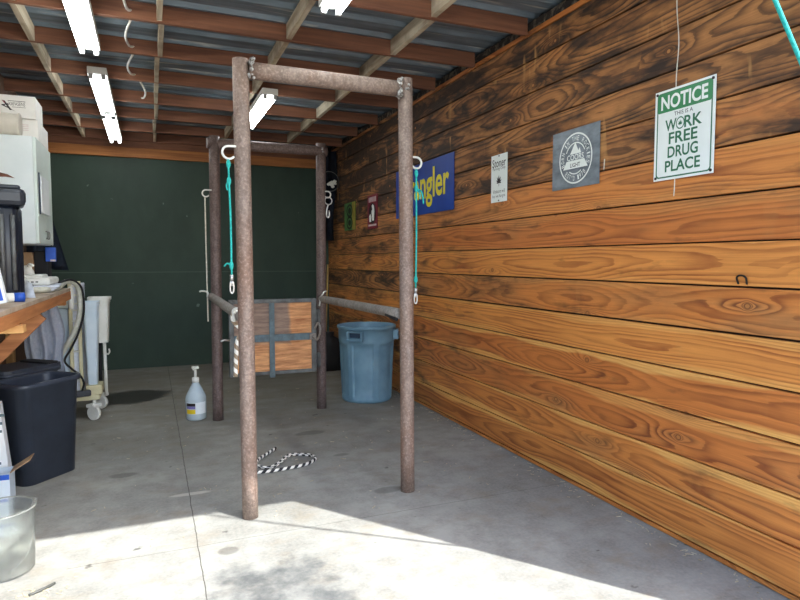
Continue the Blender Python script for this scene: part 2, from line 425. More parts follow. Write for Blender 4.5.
def obj(name, bm, m, parent=None, origin=None, smooth=False):
    """link a bmesh (world coordinates) as one object; children keep the parent's origin"""
    bmesh.ops.recalc_face_normals(bm, faces=bm.faces)
    if parent is not None:
        o0 = Vector((0, 0, 0)); p = parent
        while p is not None: o0 = o0 + p.location; p = p.parent
    elif origin is not None: o0 = Vector(origin)
    else: o0 = Vector((0, 0, 0))
    for v in bm.verts: v.co -= o0
    me = bpy.data.meshes.new(name); bm.to_mesh(me); bm.free()
    me.materials.append(m)
    if smooth:
        for p in me.polygons: p.use_smooth = True
    o = bpy.data.objects.new(name, me); COL.objects.link(o)
    if parent is not None: o.parent = parent
    else: o.location = o0
    return o
def tag(o, label, cat, group=None, kind=None):
    o['label'] = label; o['category'] = cat
    if group: o['group'] = group
    if kind: o['kind'] = kind
    return o
def thing(name, label, cat, loc, group=None):
    o = bpy.data.objects.new(name, None); COL.objects.link(o)
    o.empty_display_size = 0.1; o.location = loc
    return tag(o, label, cat, group)
def struct(name, bm, m, parent=None, label=None, cat='structure'):
    o = obj(name, bm, m, parent)
    if parent is None:
        o['kind'] = 'structure'
        if label: o['label'] = label; o['category'] = cat
    return o
def copy_tree(o, parent=None):
    c = o.copy(); COL.objects.link(c); c.parent = parent
    for ch in list(o.children): copy_tree(ch, c)
    return c
def tbox(name, label, cat, a, b, m, bev=0.004, group=None):
    bm = B(); box2(bm, a, b, bev)
    return tag(obj(name, bm, m, None, ((a[0] + b[0]) / 2, (a[1] + b[1]) / 2, min(a[2], b[2]))), label, cat, group)

# text as mesh fitted to a box; frame = (centre, xdir, ydir)
def glyphs(body, bold=0.012):
    cu = bpy.data.curves.new('t', 'FONT'); cu.body = body; cu.size = 1.0; cu.offset = bold
    cu.extrude = 0.0; cu.resolution_u = 4
    ob = bpy.data.objects.new('t', cu); COL.objects.link(ob)
    bpy.context.view_layer.update()
    me = bpy.data.meshes.new_from_object(ob.evaluated_get(bpy.context.evaluated_depsgraph_get()))
    bpy.data.objects.remove(ob); bpy.data.curves.remove(cu)
    vs = [v.co.copy() for v in me.vertices]; fs = [tuple(p.vertices) for p in me.polygons]
    bpy.data.meshes.remove(me)
    return vs, fs
def put_text(bm, body, w, h, frame, bold=0.012, rise=0.0008):
    vs, fs = glyphs(body, bold)
    x0 = min(v.x for v in vs); x1 = max(v.x for v in vs); y0 = min(v.y for v in vs); y1 = max(v.y for v in vs)
    o, xd, yd = (Vector(q) for q in frame); zd = xd.cross(yd)
    q = [bm.verts.new(o + xd * ((v.x - (x0 + x1) / 2) / (x1 - x0) * w) + yd * ((v.y - (y0 + y1) / 2) / (y1 - y0) * h) + zd * rise) for v in vs]
    for f in fs:
        try: bm.faces.new([q[i] for i in f])
        except ValueError: pass
def arc_text(bm, body, rad, a0, a1, ch, frame, rise, bottom=False):
    o, xd, yd = (Vector(q) for q in frame); n = len(body)
    for i, c in enumerate(body):
        if c == ' ': continue
        a = a0 + (a1 - a0) * (i + 0.5) / n
        pos = o + (xd * math.cos(a) + yd * math.sin(a)) * rad
        if bottom: yy = -(xd * math.cos(a) + yd * math.sin(a)); 
        else: yy = xd * math.cos(a) + yd * math.sin(a)
        xx = yy.cross(xd.cross(yd))
        w = abs(a1 - a0) * rad / n * (0.28 if c in "I'" else 0.66)
        hh = ch * (0.4 if c == "'" else 1.0)
        put_text(bm, c, w, hh, (pos + yy * (ch * 0.3 if c == "'" else 0), xx, yy), 0.004, rise)

W = 2.49; D = 8.8; XL = -1.2; YF = 1.2       # right wall, back wall, left wall, front opening
ZJ = 3.02; ZD = 3.132                         # joist undersides, roof deck

# ================================================================== THE SETTING
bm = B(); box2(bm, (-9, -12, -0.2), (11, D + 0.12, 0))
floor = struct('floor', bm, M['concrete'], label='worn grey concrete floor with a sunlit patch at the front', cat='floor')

# right wall: torched boards
seams = [0.031, 0.239, 0.453, 0.679, 0.897, 1.114, 1.33, 1.54, 1.76, 1.985, 2.21, 2.421, 2.626, 2.847, 3.022]
#        char  hue  sap  wide
PL = [(0.05, 0.55, 1.0, 0.55), (0.18, 0.55, 1.0, 0.6), (0.24, 0.25, 0.5, 0.8), (0.05, 0.25, 1.0, 0.7), (0.04, 0.85, 0.6, 0.35),
      (0.34, 0.45, 0.3, 0.9), (0.08, 0.80, 0.3, 0.6), (0.18, 0.25, 0.2, 0.6), (0.24, 0.55, 0.2, 0.45), (0.66, 0.35, 0.2, 0.8),
      (0.74, 0.5, 0.2, 0.8), (0.82, 0.4, 0.2, 1.0), (0.78, 0.5, 0.2, 0.8), (0.92, 0.4, 0.2, 0.9), (0.80, 0.5, 0.2, 0.7)]
bm = B()
lay = {k: bm.faces.layers.float.new(k) for k in ('seed', 'zc', 'char', 'hue', 'sap', 'wide')}
def board(z0, z1, vals, dx, y0=YF, y1=D):
    n0 = set(bm.faces)
    s = random.random()
    t = random.uniform(-0.0015, 0.0015)
    a = (W + dx, y0, z0 + 0.0045 + t); b = (W + 0.03, y1, z1 - 0.0045 + t)
    box2(bm, a, b, 0.003)
    for f in set(bm.faces) - n0:
        for k, v in zip(('seed', 'zc', 'char', 'hue', 'sap', 'wide'), (s, (z0 + z1) / 2, *vals)): f[lay[k]] = v
for i, vals in enumerate(PL):
    board(seams[i], seams[i + 1] if i + 1 < len(seams) else 3.022, vals, random.uniform(0, 0.004)) if i + 1 < len(seams) else None
board(-0.002, 0.029, (0.2, 0.6, 1.0, 0.3), 0.006)
board(3.018, 3.060, (0.22, 0.4, 0.2, 0.4), -0.002)
wall_right = struct('wall_right', bm, M['plank'], label='right wall of horizontal torched pine boards', cat='wall')
bm = B(); box2(bm, (W + 0.0305, YF, -0.02), (W + 0.12, D + 0.1, 3.05))
box2(bm, (W + 0.05, YF, 3.05), (W + 0.12, D + 0.1, ZD + 0.02))
struct('sheathing', bm, M['dark_gap'], wall_right)

# back wall: green sheet, header beam
bm = B(); box2(bm, (XL - 0.1, D, 0), (W + 0.1, D + 0.1, ZD))
wall_back = struct('wall_back', bm, M['green'], label='dark green back wall of the shed', cat='wall')
bm = B(); box2(bm, (XL, D - 0.045, 2.812), (W, D - 0.0005, 2.94), 0.004)
struct('header_beam', bm, M['beam'], wall_back)
bm = B(); box2(bm, (XL, D - 0.03, 2.9405), (W, D - 0.0005, ZD), 0.002)
struct('rim_board', bm, M['joist'], wall_back)
# left wall behind the bench
bm = B(); box2(bm, (XL - 0.1, YF, 0), (XL, D, ZD))
wall_left = struct('wall_left', bm, M['wall_ply'], label='dark plywood left wall behind the workbench', cat='wall')
for ys in (2.3, 3.6, 4.9, 6.2, 7.5):
    bm = B(); box2(bm, (XL + 0.0005, ys, 0), (XL + 0.06, ys + 0.09, 1.11), 0.003)
    struct('stud', bm, M['stud'], wall_left)

# roof: ribbed deck, joists, blocking
bm = B()
prof = []
y = YF - 0.02
while y < D + 0.1:
    for dy, dz in ((0, 0), (0.125, 0), (0.150, 0.028), (0.195, 0.028), (0.22, 0)): prof.append((y + dy, ZD + dz))
    y += 0.245
def sheet(z_off): return [[bm.verts.new((x, yy, zz + z_off)) for yy, zz in prof] for x in (XL - 0.2, W + 0.25)]
lo = sheet(0.001); hi = sheet(0.012)
for i in range(len(prof) - 1):
    bm.faces.new((lo[0][i], lo[1][i], lo[1][i + 1], lo[0][i + 1]))
    bm.faces.new((hi[0][i], hi[0][i + 1], hi[1][i + 1], hi[1][i]))
    for e in (0, 1): bm.faces.new((lo[e][i], lo[e][i + 1], hi[e][i + 1], hi[e][i]))
for i in (0, -1): bm.faces.new((lo[0][i], lo[1][i], hi[1][i], hi[0][i]))
ceiling = struct('ceiling', bm, M['deck'], label='ribbed metal shed roof on red-brown joists', cat='ceiling')
JY = [1.22, 1.40, 2.15, 2.89, 3.63, 4.38, 5.10, 5.84, 6.62, 7.33, 8.07, 8.72]
for jy in JY:
    bm = B(); box2(bm, (XL - 0.05, jy - 0.019, ZJ + random.uniform(0, 0.004)), (W - 0.02 + random.uniform(-0.03, 0.015), jy + 0.019, ZD), 0.002)
    struct('joist', bm, M['joist'], ceiling)
for bx in (-0.73, 0.10, 0.945, 1.75):
    for a, b in zip(JY[1:], JY[2:]):
        bm = B(); dx = random.uniform(-0.012, 0.012); w = 0.034 if bx == 0.10 else 0.038
        box2(bm, (bx - w / 2 + dx, a + 0.0195, ZJ + random.uniform(0.0, 0.008)), (bx + w / 2 + dx, b - 0.0195, ZD - 0.002), 0.002)
        struct('blocking', bm, M['block'], ceiling)
bm = B(); box2(bm, (W - 0.001, YF, 3.058), (W + 0.049, D, ZD - 0.02), 0.003)
struct('top_plate', bm, M['crumbs'], ceiling)

# ================================================================== PIPE STOCKS
st = thing('pipe_stocks', 'rusty brown pipe stocks with four posts and crossbars standing in the floor', 'livestock stocks', (1.0, 4.5, 0))
def post(b, t, m, r=0.046):
    bm = B(); n = 10
    pts = [Vector(b).lerp(Vector(t), i / n) for i in range(n + 1)]
    tube(bm, pts, r, 24)
    return obj('post', bm, m, st)
FL = ((0.490, 3.39, 0), (0.477, 3.39, 2.535)); FR = ((1.470, 3.41, 0), (1.452, 3.41, 2.547))
BL = ((0.54, 5.63, 0), (0.553, 5.63, 2.555)); BR = ((1.53, 5.70, 0), (1.545, 5.70, 2.575))
post(*FL, M['pipe'], 0.044); post(*FR, M['pipe'], 0.044); post(*BL, M['pipe_dark'], 0.047); post(*BR, M['pipe_dark'], 0.047)
def pipe(name, a, b, r, m, parent=None):
    bm = B(); pts = [Vector(a).lerp(Vector(b), i / 8) for i in range(9)]
    tube(bm, pts, r, 20); return obj(name, bm, m, parent or st)
pipe('crossbar', (0.52, 3.39, 2.482), (1.41, 3.41, 2.485), 0.046, M['pipe'])
pipe('crossbar', (0.49, 5.63, 2.492), (1.60, 5.70, 2.505), 0.047, M['pipe_dark'])
lr = pipe('side_rail', (0.497, 5.57, 1.135), (0.487, 3.44, 1.12), 0.033, M['pipe_grey'])
rr = pipe('side_rail', (1.525, 5.64, 1.085), (1.44, 3.46, 1.12), 0.034, M['pipe_grey'])
def weld(c, r, n, parent):
    bm = B()
    for i in range(n):
        a = random.uniform(0, 2 * PI); h = random.uniform(-1, 1) * r
        p = Vector(c) + Vector((random.uniform(-0.012, 0.012), -abs(math.cos(a)) * 0.045, h))
        bmesh.ops.create_icosphere(bm, subdivisions=1, radius=random.uniform(0.006, 0.013), matrix=Matrix.Translation(p))
    return obj('weld', bm, M['weld'], parent)
weld((0.53, 3.385, 2.485), 0.05, 26, st); weld((1.405, 3.405, 2.48), 0.055, 40, st); weld((1.452, 3.405, 2.49), 0.05, 14, st)
weld((1.545, 5.69, 2.52), 0.03, 6, st)
# hooks on the posts
def hook(c, side, r, m=M['white_paint']):
    """open C hook that leaves the post, loops outward and comes back below"""
    bm = B()
    pts = [(c[0] - side * 0.055, c[1], c[2] + r)] + [(c[0] + side * r * math.cos(a), c[1], c[2] + r * math.sin(a)) for a in [PI / 2 - i / 12 * 1.3 * PI for i in range(13)]]
    tube(bm, pts, 0.0065, 10)
    return obj('hook', bm, m, st)
hook((0.405, 3.37, 2.032), -1, 0.034); hook((1.522, 3.40, 2.05), 1, 0.034)
hook((0.470, 5.60, 2.047), -1, 0.030); hook((1.60, 5.67, 2.09), 1, 0.030)
# rail pins
for parent, pts in ((lr, [(0.46, 5.53, 1.135), (0.46, 5.53, 1.175), (0.42, 5.56, 1.185), (0.40, 5.58, 1.18)]),
                    (lr, [(0.45, 3.62, 1.10), (0.44, 3.60, 1.16), (0.47, 3.57, 1.175), (0.50, 3.56, 1.16)]),
                    (rr, [(1.49, 5.60, 1.02), (1.50, 5.58, 1.10), (1.53, 5.58, 1.15), (1.56, 5.60, 1.16)]),
                    (rr, [(1.445, 3.46, 1.03), (1.438, 3.44, 1.10), (1.43, 3.43, 1.19)])):
    bm = B(); tube(bm, smooth_path(pts, 5), 0.008, 8); obj('pin', bm, M['white_paint'], parent)
bm = B(); tube(bm, [(1.424, 3.66, 1.10), (1.415, 3.46, 1.085)], 0.012, 8); obj('bolt', bm, M['black2'], rr)
# gate in the back opening
bm = B(); box2(bm, (0.67, 5.62, 0.40), (1.44, 5.65, 1.075), 0.003)
gate = obj('gate', bm, M['gate_wood'], st)
bm = B()
for a, b in (((0.648, 5.605, 0.385), (0.692, 5.655, 1.095)), ((1.415, 5.605, 0.385), (1.462, 5.655, 1.095)),
             ((0.692, 5.606, 1.058), (1.415, 5.654, 1.095)), ((0.692, 5.606, 0.385), (1.415, 5.654, 0.418))): box2(bm, a, b, 0.004)
obj('gate_frame', bm, M['gate_steel'], gate)
bm = B(); box2(bm, (1.01, 5.598, 0.36), (1.06, 5.604, 1.06), 0.002)
for z in (0.40, 0.58, 0.90, 1.02): tube(bm, [(1.035, 5.599, z), (1.035, 5.588, z)], 0.009, 8)
obj('strap', bm, M['strap'], gate)
bm = B(); box2(bm, (0.692, 5.600, 0.70), (1.44, 5.611, 0.765), 0.002)
for x in (0.78, 0.92, 1.15, 1.30): tube(bm, [(x, 5.601, 0.732), (x, 5.590, 0.732)], 0.009, 8)
obj('strap', bm, M['strap'], gate)
for z in (0.50, 0.92):
    bm = B(); box2(bm, (1.455, 5.61, z - 0.06), (1.505, 5.66, z + 0.06), 0.004); tube(bm, [(1.478, 5.60, z - 0.07), (1.478, 5.60, z + 0.07)], 0.012, 10)
    obj('hinge', bm, M['gate_steel'], gate)
bm = B(); tube(bm, smooth_path([(1.44, 5.59, 0.80), (1.47, 5.575, 0.86), (1.49, 5.575, 0.78), (1.46, 5.58, 0.70), (1.42, 5.585, 0.73)], 5), 0.011, 8)
box2(bm, (1.39, 5.585, 0.70), (1.455, 5.599, 0.76), 0.003)
obj('latch', bm, M['pipe_grey'], gate)
bm = B(); tube(bm, smooth_path([(0.655, 5.60, 0.73), (0.60, 5.585, 0.735), (0.57, 5.58, 0.725)], 4), 0.01, 8); obj('latch', bm, M['chrome'], gate)

# ------------------------------------------------------------------ ropes on the stocks
def rope_thing(name, label, cat, pts, r, m, loc, group=None, k=6, attr=False):
    bm = B(); al = bm.verts.layers.float.new('along') if attr else None
    tube(bm, smooth_path(pts, k), r, 10, along=al)
    return tag(obj(name, bm, m, None, loc), label, cat, group)
def snap(top, parent):
    x, y, z = top
    bm = B()
    tube(bm, [(x, y, z), (x, y, z - 0.03)], 0.010, 10)
    pts = [(x, y, z - 0.03), (x - 0.008, y, z - 0.045), (x - 0.009, y, z - 0.085), (x, y, z - 0.10), (x + 0.009, y, z - 0.085), (x + 0.008, y, z - 0.045), (x, y, z - 0.032)]
    tube(bm, smooth_path(pts, 4), 0.005, 8); tube(bm, [(x, y, z - 0.028), (x, y, z - 0.062)], 0.007, 8)
    return obj('snap_hook', bm, M['chrome'], parent)
def tie(label, x0, y0, z0, x1, z1, tail, group):
    t = thing('tie_rope', label, 'rope', (x1, y0, z1 - 0.1), group)
    bm = B(); tube(bm, smooth_path([(x0, y0, z0), (x0 + (x1 - x0) * 0.2, y0, z0 - 0.12), ((x0 + x1) / 2 + 0.003, y0, (z0 + z1) / 2), (x1, y0, z1)], 8), 0.0055, 10)
    obj('cord', bm, M['teal'], t)
    for zc, ends in zip((z0 - 0.03, z0 - 0.12, z1 + 0.05), tail):
        bm = B(); xk = x0 + (x1 - x0) * (z0 - zc) / (z0 - z1)
        bmesh.ops.create_uvsphere(bm, u_segments=12, v_segments=8, radius=0.012, matrix=Matrix.Translation((xk, y0, zc)) @ Matrix.Diagonal((1, 1, 2.0, 1)))
        for p in ends: tube(bm, smooth_path([(xk, y0, zc)] + p, 4), 0.0045, 8)
        obj('knot', bm, M['teal'], t, smooth=True)
    snap((x1, y0, z1), t)
tie('teal tie rope with snap hanging beside the left front post', 0.402, 3.37, 2.0, 0.409, 1.375,
    [[], [[(0.390, 3.365, 1.86), (0.392, 3.36, 1.83)]], [[(0.385, 3.365, 1.437), (0.370, 3.36, 1.42)]]], 'teal tie ropes')
tie('teal tie rope with frayed tail hanging beside the right front post', 1.522, 3.40, 2.015, 1.519, 1.285,
    [[], [[(1.545, 3.385, 1.88), (1.556, 3.38, 1.85), (1.562, 3.38, 1.80)], [(1.54, 3.385, 1.86), (1.535, 3.38, 1.83)]], []], 'teal tie ropes')
rope_thing('cord', 'thin off-white cord hanging from the left back post', 'cord',
           [(0.462, 5.60, 2.017), (0.463, 5.60, 1.5), (0.466, 5.60, 1.08), (0.467, 5.60, 0.91)], 0.006, M['white_cord'], (0.465, 5.60, 0.91))
t = thing('snap_clip', 'chrome snap clip on a ring hanging beside the right back post', 'clip', (1.60, 5.66, 1.87))
bm = B(); tube(bm, [(1.607 + 0.036 * math.cos(a), 5.67, 2.03 + 0.036 * math.sin(a)) for a in [i * PI / 10 for i in range(20)]], 0.006, 8, closed=True)
obj('ring', bm, M['chrome'], t)
bm = B(); tube(bm, smooth_path([(1.605, 5.66, 2.0), (1.59, 5.66, 1.95), (1.585, 5.66, 1.89), (1.60, 5.66, 1.87), (1.613, 5.66, 1.89), (1.61, 5.66, 1.94)], 4), 0.008, 8)
obj('clip', bm, M['chrome'], t)
rope_thing('lead_rope', 'short twisted white rope hanging from the left side rail', 'rope',
           [(0.52, 3.66, 1.16), (0.455, 3.66, 1.145), (0.45, 3.66, 1.09), (0.50, 3.655, 1.03), (0.47, 3.65, 0.98), (0.46, 3.65, 0.88), (0.455, 3.65, 0.76)], 0.013, M['white_twist'], (0.45, 3.65, 0.76), attr=True)
rope_thing('floor_rope', 'black and white twisted rope looped on the concrete behind the left front post', 'rope',
           [(0.86, 4.55, 0.014), (0.78, 4.45, 0.014), (0.69, 4.33, 0.014), (0.66, 4.22, 0.014), (0.72, 4.13, 0.014), (0.80, 4.17, 0.02), (0.90, 4.29, 0.03),
            (1.00, 4.33, 0.014), (1.07, 4.27, 0.014), (1.07, 4.18, 0.014), (0.98, 4.10, 0.014), (0.85, 4.07, 0.014), (0.72, 4.06, 0.014), (0.62, 4.07, 0.014)], 0.0115, M['black_white'], (0.85, 4.2, 0), attr=True)
# teal rope stretched from the roof edge to the right wall
rope_thing('guy_rope', 'taut teal rope slanting down to the right wall at the top right', 'rope',
           [(1.575, 1.52, 3.03), (1.973, 1.443, 2.33), (2.081, 1.422, 2.14), (2.473, 1.346, 1.45)], 0.0075, M['teal'], (2.0, 1.43, 2.2), k=4)

# ================================================================== TRASH CAN
cx, cy = 2.085, 5.93
can = thing('trash_can', 'round slate-blue ribbed trash can beside the wood wall', 'trash can', (cx, cy, 0))
def can_r(th, r, z):
    if 0.05 < z < 0.60:
        a = (th * 6 / (2 * PI) + 0.467) % 1.0
        if 0.12 < a < 0.88: return r - 0.017
    return r
pf = [(0.0, 0.0), (0.248, 0.0), (0.260, 0.012)]
pf += [(0.260 + 0.026 * z / 0.62, z) for z in (0.049, 0.062, 0.15, 0.25, 0.35, 0.45, 0.55, 0.588, 0.602)]
pf += [(0.291, 0.625), (0.292, 0.64), (0.296, 0.755), (0.308, 0.757), (0.310, 0.775), (0.306, 0.785), (0.294, 0.785), (0.285, 0.765), (0.255, 0.30), (0.235, 0.02), (0.0, 0.018)]
bm = B(); lathe(bm, pf, (cx, cy, 0), 240, can_r); obj('body', bm, M['can'], can)
for ang in (-2.30, -0.42):
    d = Vector((math.cos(ang), math.sin(ang), 0)); s = Vector((-d.y, d.x, 0)); c0 = Vector((cx, cy, 0))
    bm = B(); R3 = Matrix((s, d, Vector((0, 0, 1)))).transposed()
    for sx in (-0.075, 0.075): box(bm, c0 + d * 0.308 + s * sx + Vector((0, 0, 0.69)), (0.022, 0.05, 0.10), 0.006, R3)
    box(bm, c0 + d * 0.326 + Vector((0, 0, 0.655)), (0.17, 0.028, 0.026), 0.008, R3)
    box(bm, c0 + d * 0.308 + Vector((0, 0, 0.735)), (0.17, 0.05, 0.014), 0.005, R3)
    h = obj('handle', bm, M['can'], can)
    bm = B(); box(bm, c0 + d * 0.2955 + Vector((0, 0, 0.70)), (0.12, 0.012, 0.045), 0.004, R3); obj('grip_recess', bm, M['can_dark'], h)

# black sack behind the can
bm = B()
lathe(bm, [(0, 0), (0.17, 0.0), (0.20, 0.06), (0.20, 0.22), (0.17, 0.34), (0.10, 0.42), (0.05, 0.45), (0.06, 0.50), (0.0, 0.505)], (2.20, 7.75, 0), 40,
      lambda th, r, z: r * (1 + 0.07 * math.sin(5 * th + 9 * z) + 0.04 * math.sin(11 * th - 14 * z)))
tag(obj('sack', bm, M['black2'], None, (2.20, 7.75, 0), True), 'black sack slumped on the floor behind the blue trash can', 'sack')
bm = B(); tube(bm, [(2.27, 8.25, 0.0), (2.325, 8.25, 1.40)], 0.013, 10)
tag(obj('wooden_handle', bm, M['wood_handle'], None, (2.27, 8.25, 0)), 'thin tan wooden pole standing behind the right back post', 'pole')

# navy cloth with hoop in the corner
nv = thing('hanging_blanket', 'dark navy cloth hanging on the wood wall near the back corner', 'cloth', (2.40, 8.32, 1.72))
bm = B(); K = 10; rows = []
for j in range(13):
    z = 3.0 - j * 0.105; row = []
    for i in range(K + 1):
        u = i / K; x = 2.24 + 0.225 * u + 0.02 * math.sin(j * 0.5); y = 8.32 + 0.035 * math.sin(u * 11 + j * 0.15)
        if u > 0.5: x -= 0.02 * (j / 12)
        row.append(bm.verts.new((x, y, z)))
    rows.append(row)
for a, b in zip(rows, rows[1:]):
    for i in range(K): bm.faces.new((a[i], a[i + 1], b[i + 1], b[i])).smooth = True
bmesh.ops.solidify(bm, geom=list(bm.faces), thickness=0.02)
obj('cloth', bm, M['navy_dark'], nv)
hp = thing('wire_hoop', 'grey wire hoop hanging in front of the navy cloth', 'hoop', (2.34, 8.22, 2.42))
bm = B()
for q in range(3): tube(bm, [(2.345 + (0.135 + 0.004 * q) * math.cos(a), 8.20 + 0.012 * q, 2.56 + (0.135 + 0.003 * q) * math.sin(a)) for a in [i * PI / 20 for i in range(40)]], 0.005, 6, closed=True)
obj('hoop', bm, M['gate_steel'], hp)
bm = B()
for dx, dz, s in ((0, 0, 0.05), (0.045, 0.03, 0.035), (-0.04, -0.01, 0.03), (0.02, -0.04, 0.03), (0.06, 0.0, 0.022)):
    bmesh.ops.create_icosphere(bm, subdivisions=1, radius=s, matrix=Matrix.Translation((2.37 + dx, 8.20, 2.53 + dz)) @ Matrix.Diagonal((1, 0.4, 0.8, 1)))
obj('white_clasp', bm, M['white_paint'], hp)

# ================================================================== JUG
jx, jy = 0.358, 5.75
jug = thing('pump_jug', 'clear gallon jug with white pump on the floor left of the posts', 'bottle', (jx, jy, 0))
bm = B(); lathe(bm, [(0, 0.0), (0.080, 0.0), (0.091, 0.012), (0.092, 0.19), (0.088, 0.215), (0.060, 0.275), (0.034, 0.325), (0.026, 0.340), (0.026, 0.352), (0.022, 0.352), (0.022, 0.338), (0.056, 0.272), (0.085, 0.212), (0.087, 0.02), (0.0, 0.008)], (jx, jy, 0), 40)
obj('body', bm, M['jug'], jug)
bm = B(); lathe(bm, [(0, 0.009), (0.085, 0.02), (0.0855, 0.20), (0.0, 0.201)], (jx, jy, 0), 32); obj('liquid', bm, M['liquid'], jug)
bm = B(); lathe(bm, [(0.0, 0.353), (0.030, 0.353), (0.031, 0.395), (0.014, 0.400), (0.0, 0.4)], (jx, jy, -0.012), 24)
tube(bm, [(jx, jy, 0.38), (jx, jy, 0.468)], 0.011, 12); box(bm, (jx, jy, 0.476), (0.066, 0.04, 0.022), 0.008)
tube(bm, smooth_path([(jx, jy, 0.478), (jx - 0.02, jy - 0.05, 0.48), (jx - 0.02, jy - 0.075, 0.468)], 4), 0.007, 8)
tube(bm, [(jx, jy, 0.36), (jx, jy, 0.03)], 0.006, 8)
obj('pump', bm, M['white_paint'], jug)
def wrap(name, a0, a1, z0, z1, r, m, parent, c=None):
    c = c or (jx, jy); bm = B(); n = 12; A = []; Bv = []
    for i in range(n + 1):
        a = a0 + (a1 - a0) * i / n
        A.append(bm.verts.new((c[0] + r * math.cos(a), c[1] + r * math.sin(a), z0))); Bv.append(bm.verts.new((c[0] + r * math.cos(a), c[1] + r * math.sin(a), z1)))
    for i in range(n): bm.faces.new((A[i], A[i + 1], Bv[i + 1], Bv[i])).smooth = True
    return obj(name, bm, m, parent)
lb = wrap('label', -2.7, -0.55, 0.062, 0.168, 0.0925, M['paper'], jug)
wrap('label_band', -2.65, -1.70, 0.135, 0.163, 0.0930, M['ink_dark'], lb)
wrap('label_band', -2.65, -1.70, 0.110, 0.134, 0.0930, M['purple'], lb)
wrap('label_band', -2.65, -1.70, 0.066, 0.106, 0.0930, M['yellow'], lb)
# ================================================================== SIGNS ON THE RIGHT WALL
XD = Vector((0, -1, 0)); ZU = Vector((0, 0, 1)); XS = W - 0.004
def sign_plate(parent, y0, y1, z0, z1, m, t=0.003, name='plate'):
    bm = B(); box2(bm, (XS - t, y0, z0), (XS, y1, z1), 0.0008); return obj(name, bm, m, parent)
def fr(y, z, lift): return (Vector((XS - lift, y, z)), XD, ZU)
def nails(parent, pts, lift, r=0.007):
    for y, z in pts:
        bm = B(); tube(bm, [(XS - lift + 0.002, y, z), (XS - lift - 0.004, y, z)], r, 12); obj('nail', bm, M['ink_dark'], parent)
def rrect(w, h, r, n=5):
    P = []
    for cx_, cy_, a0 in ((w / 2 - r, h / 2 - r, 0), (-w / 2 + r, h / 2 - r, 90), (-w / 2 + r, -h / 2 + r, 180), (w / 2 - r, -h / 2 + r, 270)):
        for i in range(n + 1):
            a = math.radians(a0 + 90 * i / n); P.append((cx_ + r * math.cos(a), cy_ + r * math.sin(a)))
    return P
def ring_poly(bm, P, Q, frame, rise):
    o, x, y = (Vector(q) for q in frame); z = x.cross(y)
    a = [bm.verts.new(o + x * p[0] + y * p[1] + z * rise) for p in P]; b = [bm.verts.new(o + x * p[0] + y * p[1] + z * rise) for p in Q]
    n = len(P)
    for i in range(n): bm.faces.new((a[i], a[(i + 1) % n], b[(i + 1) % n], b[i]))
def circ(r, n=48, sx=1.0): return [(r * sx * math.cos(2 * PI * i / n), r * math.sin(2 * PI * i / n)) for i in range(n)]
def flat(bm, P, frame, rise):
    o, x, y = (Vector(q) for q in frame); z = x.cross(y)
    bm.faces.new([bm.verts.new(o + x * p[0] + y * p[1] + z * rise) for p in P])

# notice sign
y0, y1, z0, z1 = 2.093, 2.461, 1.869, 2.330; yc = (y0 + y1) / 2; zc = (z0 + z1) / 2; w = y1 - y0; h = z1 - z0
s = thing('notice_sign', 'white and green NOTICE sign, largest lettering, nearest on the wood wall', 'sign', (W, yc, z0), 'signs on the wood wall')
sign_plate(s, y0, y1, z0, z1, M['sign_white']); f = fr(yc, zc, 0.003)
bm = B(); ring_poly(bm, rrect(w - 0.030, h - 0.024, 0.02), rrect(w - 0.044, h - 0.038, 0.016), f, 0.0006); obj('border', bm, M['ink_green'], s)
hz = 0.098
top = rrect(w - 0.036, hz, 0.012); bm = B(); flat(bm, top, (f[0] + ZU * (h / 2 - 0.016 - hz / 2), XD, ZU), 0.0010); obj('header', bm, M['sign_green'], s)
bm = B(); put_text(bm, 'NOTICE', 0.285, 0.072, (f[0] + ZU * (h / 2 - 0.016 - hz / 2), XD, ZU), 0.03, 0.0018); obj('lettering', bm, M['sign_white'], s)
bm = B(); put_text(bm, 'THIS IS A', 0.115, 0.020, (f[0] + ZU * 0.098, XD, ZU), 0.004, 0.0012); obj('lettering', bm, M['ink_grey'], s)
bm = B()
put_text(bm, 'W', 0.072, 0.058, (f[0] + XD * -0.077 + ZU * 0.046, XD, ZU), 0.02, 0.0012)
put_text(bm, 'RK', 0.106, 0.058, (f[0] + XD * 0.060 + ZU * 0.046, XD, ZU), 0.02, 0.0012)
put_text(bm, 'FREE', 0.176, 0.058, (f[0] + ZU * -0.021, XD, ZU), 0.02, 0.0012)
put_text(bm, 'DRUG', 0.186, 0.058, (f[0] + ZU * -0.091, XD, ZU), 0.02, 0.0012)
put_text(bm, 'PLACE', 0.216, 0.058, (f[0] + ZU * -0.162, XD, ZU), 0.02, 0.0012)
fo = (f[0] + XD * -0.018 + ZU * 0.046, XD, ZU)
ring_poly(bm, circ(0.031, 32, 0.85), circ(0.025, 32, 0.85), fo, 0.0012)
obj('lettering', bm, M['ink_green'], s)
def leaf(bm, frame, R, rise):
    for k in (-3, -2, -1, 0, 1, 2, 3):
        a = PI / 2 - k * 0.52; L = R * (1.0 - 0.13 * abs(k))
        d = (math.cos(a), math.sin(a)); n = (-d[1], d[0]); wv = L * 0.14
        flat(bm, [(0, 0), (d[0] * L * 0.5 - n[0] * wv, d[1] * L * 0.5 - n[1] * wv), (d[0] * L, d[1] * L), (d[0] * L * 0.5 + n[0] * wv, d[1] * L * 0.5 + n[1] * wv)], frame, rise + 0.00005 * k)
    flat(bm, [(-R * 0.04, 0), (R * 0.04, 0), (R * 0.03, -R * 0.4), (-R * 0.03, -R * 0.4)], frame, rise)
bm = B(); leaf(bm, (fo[0] - ZU * 0.008, XD, ZU), 0.024, 0.0014); obj('leaf_emblem', bm, M['ink_green'], s)
